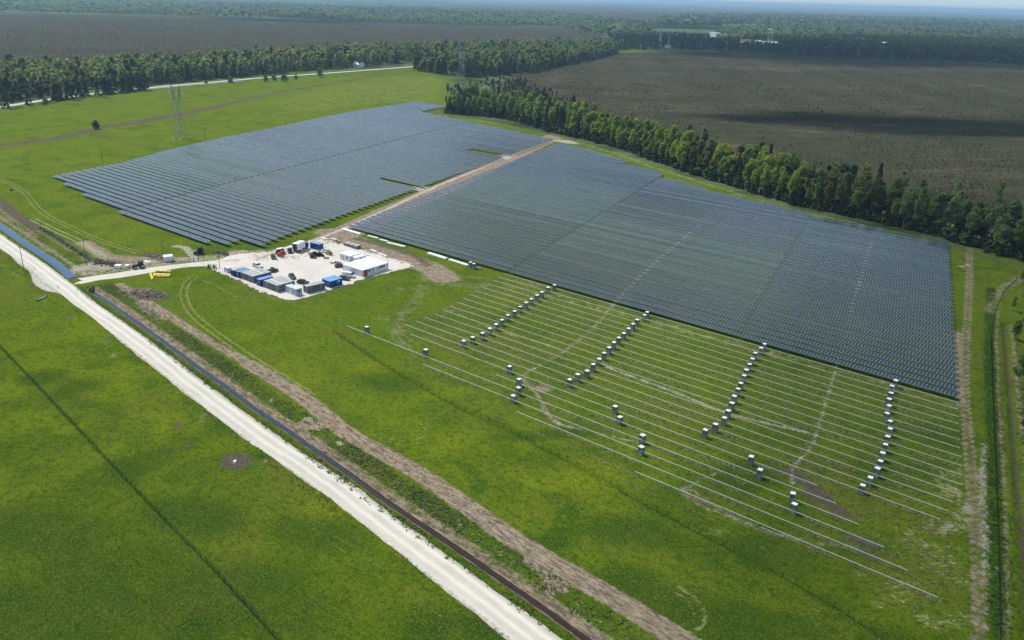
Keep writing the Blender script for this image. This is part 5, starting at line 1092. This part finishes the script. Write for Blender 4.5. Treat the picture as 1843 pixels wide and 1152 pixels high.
# dwarf pines and shrubs of the bogs
pr = fill(GL([(905, 150), (932, 124), (1000, 111), (1080, 100), (1190, 94), (1500, 106), (1700, 114), (1990, 127)])+[(72, 995), (76, 471), (-46, 465), (-134, 488), (-224, 521), (-344, 588), (-492, 648)], 4.4, 15)
dens = .5+.5*np.sin(pr[:, 0]*.021+1.3)*np.sin(pr[:, 1]*.017)+.35*np.sin(pr[:, 0]*.07+pr[:, 1]*.05); k = RNG.random(len(pr)) < np.clip(dens*1.2-.1, .12, 1); pr = pr[k]
scatter('bog_pines', 'dwarf pines and heather tufts covering the brown bog', pr, RNG.gamma(6, .17, len(pr))+.5, ['heather', 'pine', 'bog_olive'], [5, 1.6, 3], 6, .17, cat='shrubs', leaf=LEAF, wide=2.1, dim=1.15)
pl = fill(GL([(-120, 26), (300, 34), (560, 40), (840, 50), (1090, 58), (1090, 68), (900, 80), (745, 84), (560, 93), (440, 99), (290, 111), (120, 123), (0, 123), (-120, 126)]), 11, 16)
scatter('bog_pines', 'dwarf pines scattered over the grey far bog', pl, RNG.gamma(6, .22, len(pl))+.6, ['heather', 'pine', 'bog_olive'], [5, 1.3, 3], 5, .24, cat='shrubs', leaf=LEAF, wide=1.9, dim=1.15)

# ------------------------------------------------------------------ far houses
def house(label, px, L, Wd, H, ang, wall, roof, name='house', gable=2.2, cat='house', z=0):
    p = G(*px); t = thing(name, label, cat, (p[0], p[1], z), R(ang), 'houses of the village'); b = MB(); b.box((0, 0, H/2), (L, Wd, H)); part('wall', b, wall, t)
    r = MB(); r.prism([(-Wd/2-.5, H), (Wd/2+.5, H), (Wd/2+.5, H+.15), (0, H+gable), (-Wd/2-.5, H+.15)], -L/2-.5, L/2+.5); o = part('roof', r, roof, t); o.rotation_euler = (0, 0, math.pi/2)
    c = MB(); c.box((L*.2, 0, H+gable), (.8, .8, 1.2)); part('chimney', c, RUST, o, (0, 0, 0), -math.pi/2)
    for q in range(max(1, int(L/4))):
        w_ = MB(); x = -L/2+2+q*4; w_.box((min(x, L/2-1), -Wd/2-.03, H*.55), (1.3, .08, 1.4)); part('window', w_, GLASS, t)
house('white-roofed farmhouse among the roadside trees', (646, 121), 13, 9, 4, 10, WHITE, ROOFW, gable=3.5)
house('long white flat block, leftmost large building of the village', (1292, 67), 60, 14, 12, -20, WHITE, ROOFW, 'apartment_block', .8, 'building')
house('low grey block right of the long white block', (1322, 68), 34, 12, 9, -20, GREYR2, GREYR, 'apartment_block', .8, 'building')
house('tall white tower-like building at the village back', (1386, 62), 14, 16, 18, 0, WHITE, LBLUER, 'tower_block', 1, 'building')
for i, (px, L, wl, rf) in enumerate((((1342, 76), 18, WHITE, RUST), ((1365, 77), 16, GREYR2, GREYR), ((1378, 79), 20, WHITE, GREYR), ((1394, 80), 14, WHITE, ROOFW), ((1340, 77), 16, GREYR2, RUST), ((1456, 68), 20, WHITE, GREYR2), ((1468, 67), 18, GREYR2, RUST), ((1446, 74), 14, WHITE, ROOFW), ((1534, 83), 15, GREYR2, GREYR), ((1550, 88), 14, WHITE, GREYR), ((1590, 80), 15, WHITE, GREYR2), ((1202, 86), 12, WHITE, GREYR), ((1098, 79), 14, WHITE, ROOFW))):
    house('small pale house of the village, %s in the row counted from its left' % ordinal(i+1), px, L, 9, 4.5, random.uniform(-30, 30), wl, rf)

# ------------------------------------------------------------------ weeds and tufts
rg = np.random.default_rng(5)
def tufts(name, label, pts, hs, col, nq=7, size=.45, seed=1):
    rgt = np.random.default_rng(seed); n_ = len(pts); c = np.repeat(np.column_stack([pts, np.zeros(n_)]), nq, 0); h = np.repeat(hs, nq)[:, None]
    c = c+rgt.normal(0, 1, c.shape)*h*np.array([.55, .55, 0]); c[:, 2] = (rgt.random(len(c))*.7*h[:, 0]); a = rgt.random(len(c))*6.28; d1 = np.stack([np.cos(a), np.sin(a), np.zeros(len(c))], 1)*h*size; d2 = np.stack([-np.sin(a), np.cos(a), .35+.4*rgt.random(len(c))], 1)*h*.6
    v = np.stack([c-d1, c+d1, c+d1*.3+d2, c-d1*.5+d2*.9], 1).reshape(-1, 3); f = np.arange(len(v)).reshape(-1, 4)
    t = np.ones((len(c), 4)); t[:, :3] = np.array(col)*(.55+.9*rgt.random((len(c), 1)))*(1+rgt.normal(0, .12, (len(c), 3))); me = np_mesh(name, v, f, LEAF, {'tint': np.repeat(np.clip(t, 0, 1), 4, 0)}); return link(name, me, label=label, cat='weeds', kind='stuff')
def along(pts, o0, o1, per_m, seed, z=0):
    r = np.random.default_rng(seed); c = resample(pts, .5); n_ = int(len(c)*.5*per_m); k = r.integers(0, len(c)-1, n_); t = c[k+1]-c[k]; t /= np.linalg.norm(t, axis=1)[:, None]+1e-9
    o = r.uniform(min(o0, o1), max(o0, o1), n_); cl = .5+.5*np.sin(k*.11)+.5*np.sin(k*.037+2); keep = r.random(n_) < np.clip(cl, .15, 1); q = c[k]+np.stack([-t[:, 1], t[:, 0]], 1)*o[:, None]; return q[keep]
w1 = np.concatenate([along(DITCH_A, 2.6, 7.2, 15, 1), along(DITCH_A, -2.2, -4.6, 7, 2), along(DITCH_B, 4.2, 8, 6, 3)])
tufts('ditch_weeds', 'dark green weeds and nettles along both ditch banks', w1, rg.uniform(.12, .45, len(w1)), (.12, .165, .045), 5)
wb = along(DITCH_A, 1.8, 6.8, 9, 31); tufts('dead_reeds', 'straw-coloured dead reeds and stalks on the far ditch bank', wb, rg.uniform(.12, .4, len(wb)), (.27, .23, .15), 4, seed=8)
er = np.concatenate([along(GL(ROAD_L), -2.2, .25, 6, 4), along(GL(ROAD_R), -.2, 1.2, 3, 14)]); tufts('road_verge_tufts', 'ragged grass tufts along the near edge of the white road', er, rg.uniform(.1, .3, len(er)), (.08, .14, .016), 4)
dr = np.concatenate([along(GL([(1783, 520), (1780, 620), (1783, 720), (1788, 850), (1792, 1000), (1794, 1160)]), -1.5, 1.5, 9, 5), along(DITCH_R, 1.5, 4, 5, 6), along(DITCH_R, -6, -2, 5, 7)]); tufts('fence_weeds', 'tall weeds at the right-hand fence and ditch', dr, rg.uniform(.15, .4, len(dr)), (.06, .12, .02), 5)
ds = along(STRIP, -3.2, 3.2, 5, 9); tufts('dry_stalks', 'dry stalks and clods on the brown soil strip', ds, rg.uniform(.1, .3, len(ds)), (.3, .24, .17), 4)
mdw = rg.random((26000, 2))*np.array([330, 205])+np.array([-330, 25]); cl = np.sin(mdw[:, 0]*.13+np.sin(mdw[:, 1]*.09)*2)*np.sin(mdw[:, 1]*.17+1); mdw = mdw[(rg.random(len(mdw)) < .12+.7*(cl > .35))]
RP = GL(ROAD_L)+GL(ROAD_R)[::-1]; mdw = mdw[~inside(mdw, RP) & (seg_dist(mdw, DITCH_A) > 3.5) & (seg_dist(mdw, STRIP) > 3.2)]; mdw = mdw[~inside(mdw, GL(YARD))]
tufts('meadow_tufts', 'taller grass tufts scattered over the meadow', mdw, rg.uniform(.08, .2, len(mdw)), (.085, .135, .012), 4, .6, 4)

# ------------------------------------------------------------------ clouds (high, out of view; some read from ground shadows, others added for the light)
def cloud(label, shadow_xy, r, alt=1300, dens=.8, rot=0, seed=0):
    off = alt/math.tan(R(SUN_EL)); c = (shadow_xy[0]+SUN_AZ[0]*off, shadow_xy[1]+SUN_AZ[1]*off, alt)
    n = N('cloud_vapour_%d' % seed); ob = n.obj(); ln = n.node('ShaderNodeVectorMath', operation='LENGTH'); n.lk(ob, ln.inputs[0])
    m = n.math('ADD', ln.outputs['Value'], n.math('MULTIPLY', n.math('SUBTRACT', n.noise(2.2, 7, .65, ob), .5), 1.1)); a = n.ramp(m, .55, 1.0, dens, 0)
    d = n.bsdf((.9, .9, .9), 1, 0, None, 0); tp = n.node('ShaderNodeBsdfTransparent'); mx = n.node('ShaderNodeMixShader'); n.lk(a, mx.inputs[0]); n.lk(tp.outputs[0], mx.inputs[1]); n.lk(d, mx.inputs[2]); mat = n.done(mx.outputs[0])
    nu, nv = 40, 10; v = []; f = []; rr = random.Random(seed)
    for j in range(nv+1):
        for i in range(nu):
            a_ = 2*math.pi*i/nu; q = j/nv; bump = .06*math.sin(a_*7+seed)+.05*math.sin(q*20+a_*3); v.append((math.cos(a_)*q*1.02, math.sin(a_)*q*1.02, .16*math.sqrt(max(0, 1-q*q))+bump*.3*(1-q)))
    for j in range(nv):
        for i in range(nu): f.append((j*nu+i, j*nu+(i+1) % nu, (j+1)*nu+(i+1) % nu, (j+1)*nu+i))
    me = bpy.data.meshes.new('cloud'); me.from_pydata(v, [], f); me.materials.append(mat)
    o = link('cloud', me, label=label, cat='cloud', kind='stuff'); o.location = c; o.scale = (r[0], r[1], min(r)*.8); o.rotation_euler = (0, 0, rot)
CLOUDS = [('long cloud shading the dark village wood', (-600, 1990), (640, 430), .95, R(38)), ('cloud shading the wood left of the village', (-1050, 1910), (190, 330), .95, 0), ('thin cloud shading a strip of the bog', (-170, 860), (300, 85), .97, R(32)),
          ('veil of cloud over the right side of the panels', (10, 290), (150, 330), .36, R(12)), ('added unseen veil dimming the lower left meadow', (-150, 0), (230, 110), .14, R(-8)), ('cloud shading the right part of the tree belt', (-60, 460), (170, 80), .4, R(-20))]  # the lower left veil is added only to dim the meadow
for q_, (x_, y_, a_, b_) in enumerate(((-2600, 1900, 420, 220), (-1900, 3300, 520, 240), (-700, 3900, 480, 200), (500, 3300, 420, 240), (-3300, 3300, 500, 260), (-1200, 5200, 700, 260))):  # out-of-view clouds added to lighten what the panels reflect
    CLOUDS.append(('unseen cloud added for panel reflections, %s counted from the sun side' % ordinal(q_+1), (x_, y_), (a_, b_), .8, R(20)))
for i, (lab, xy, r, dn, rot) in enumerate(CLOUDS): cloud(lab, xy, r, 1300, dn, rot, i)

# ------------------------------------------------------------------ haze
hz = bpy.data.materials.new('haze_air'); hz.use_nodes = True; t_ = hz.node_tree; t_.nodes.clear(); pv = t_.nodes.new('ShaderNodeVolumePrincipled'); mo = t_.nodes.new('ShaderNodeOutputMaterial')
pv.inputs['Color'].default_value = (.5, .74, 1, 1); pv.inputs['Density'].default_value = 8e-5; pv.inputs['Anisotropy'].default_value = .2; t_.links.new(pv.outputs[0], mo.inputs['Volume'])
b = MB(); b.box((-5000, 14000, 59.5), (80000, 80000, 123)); me = b.mesh('haze', hz); o = link('haze', me, label='pale blue haze over the whole plain', cat='haze', kind='stuff')
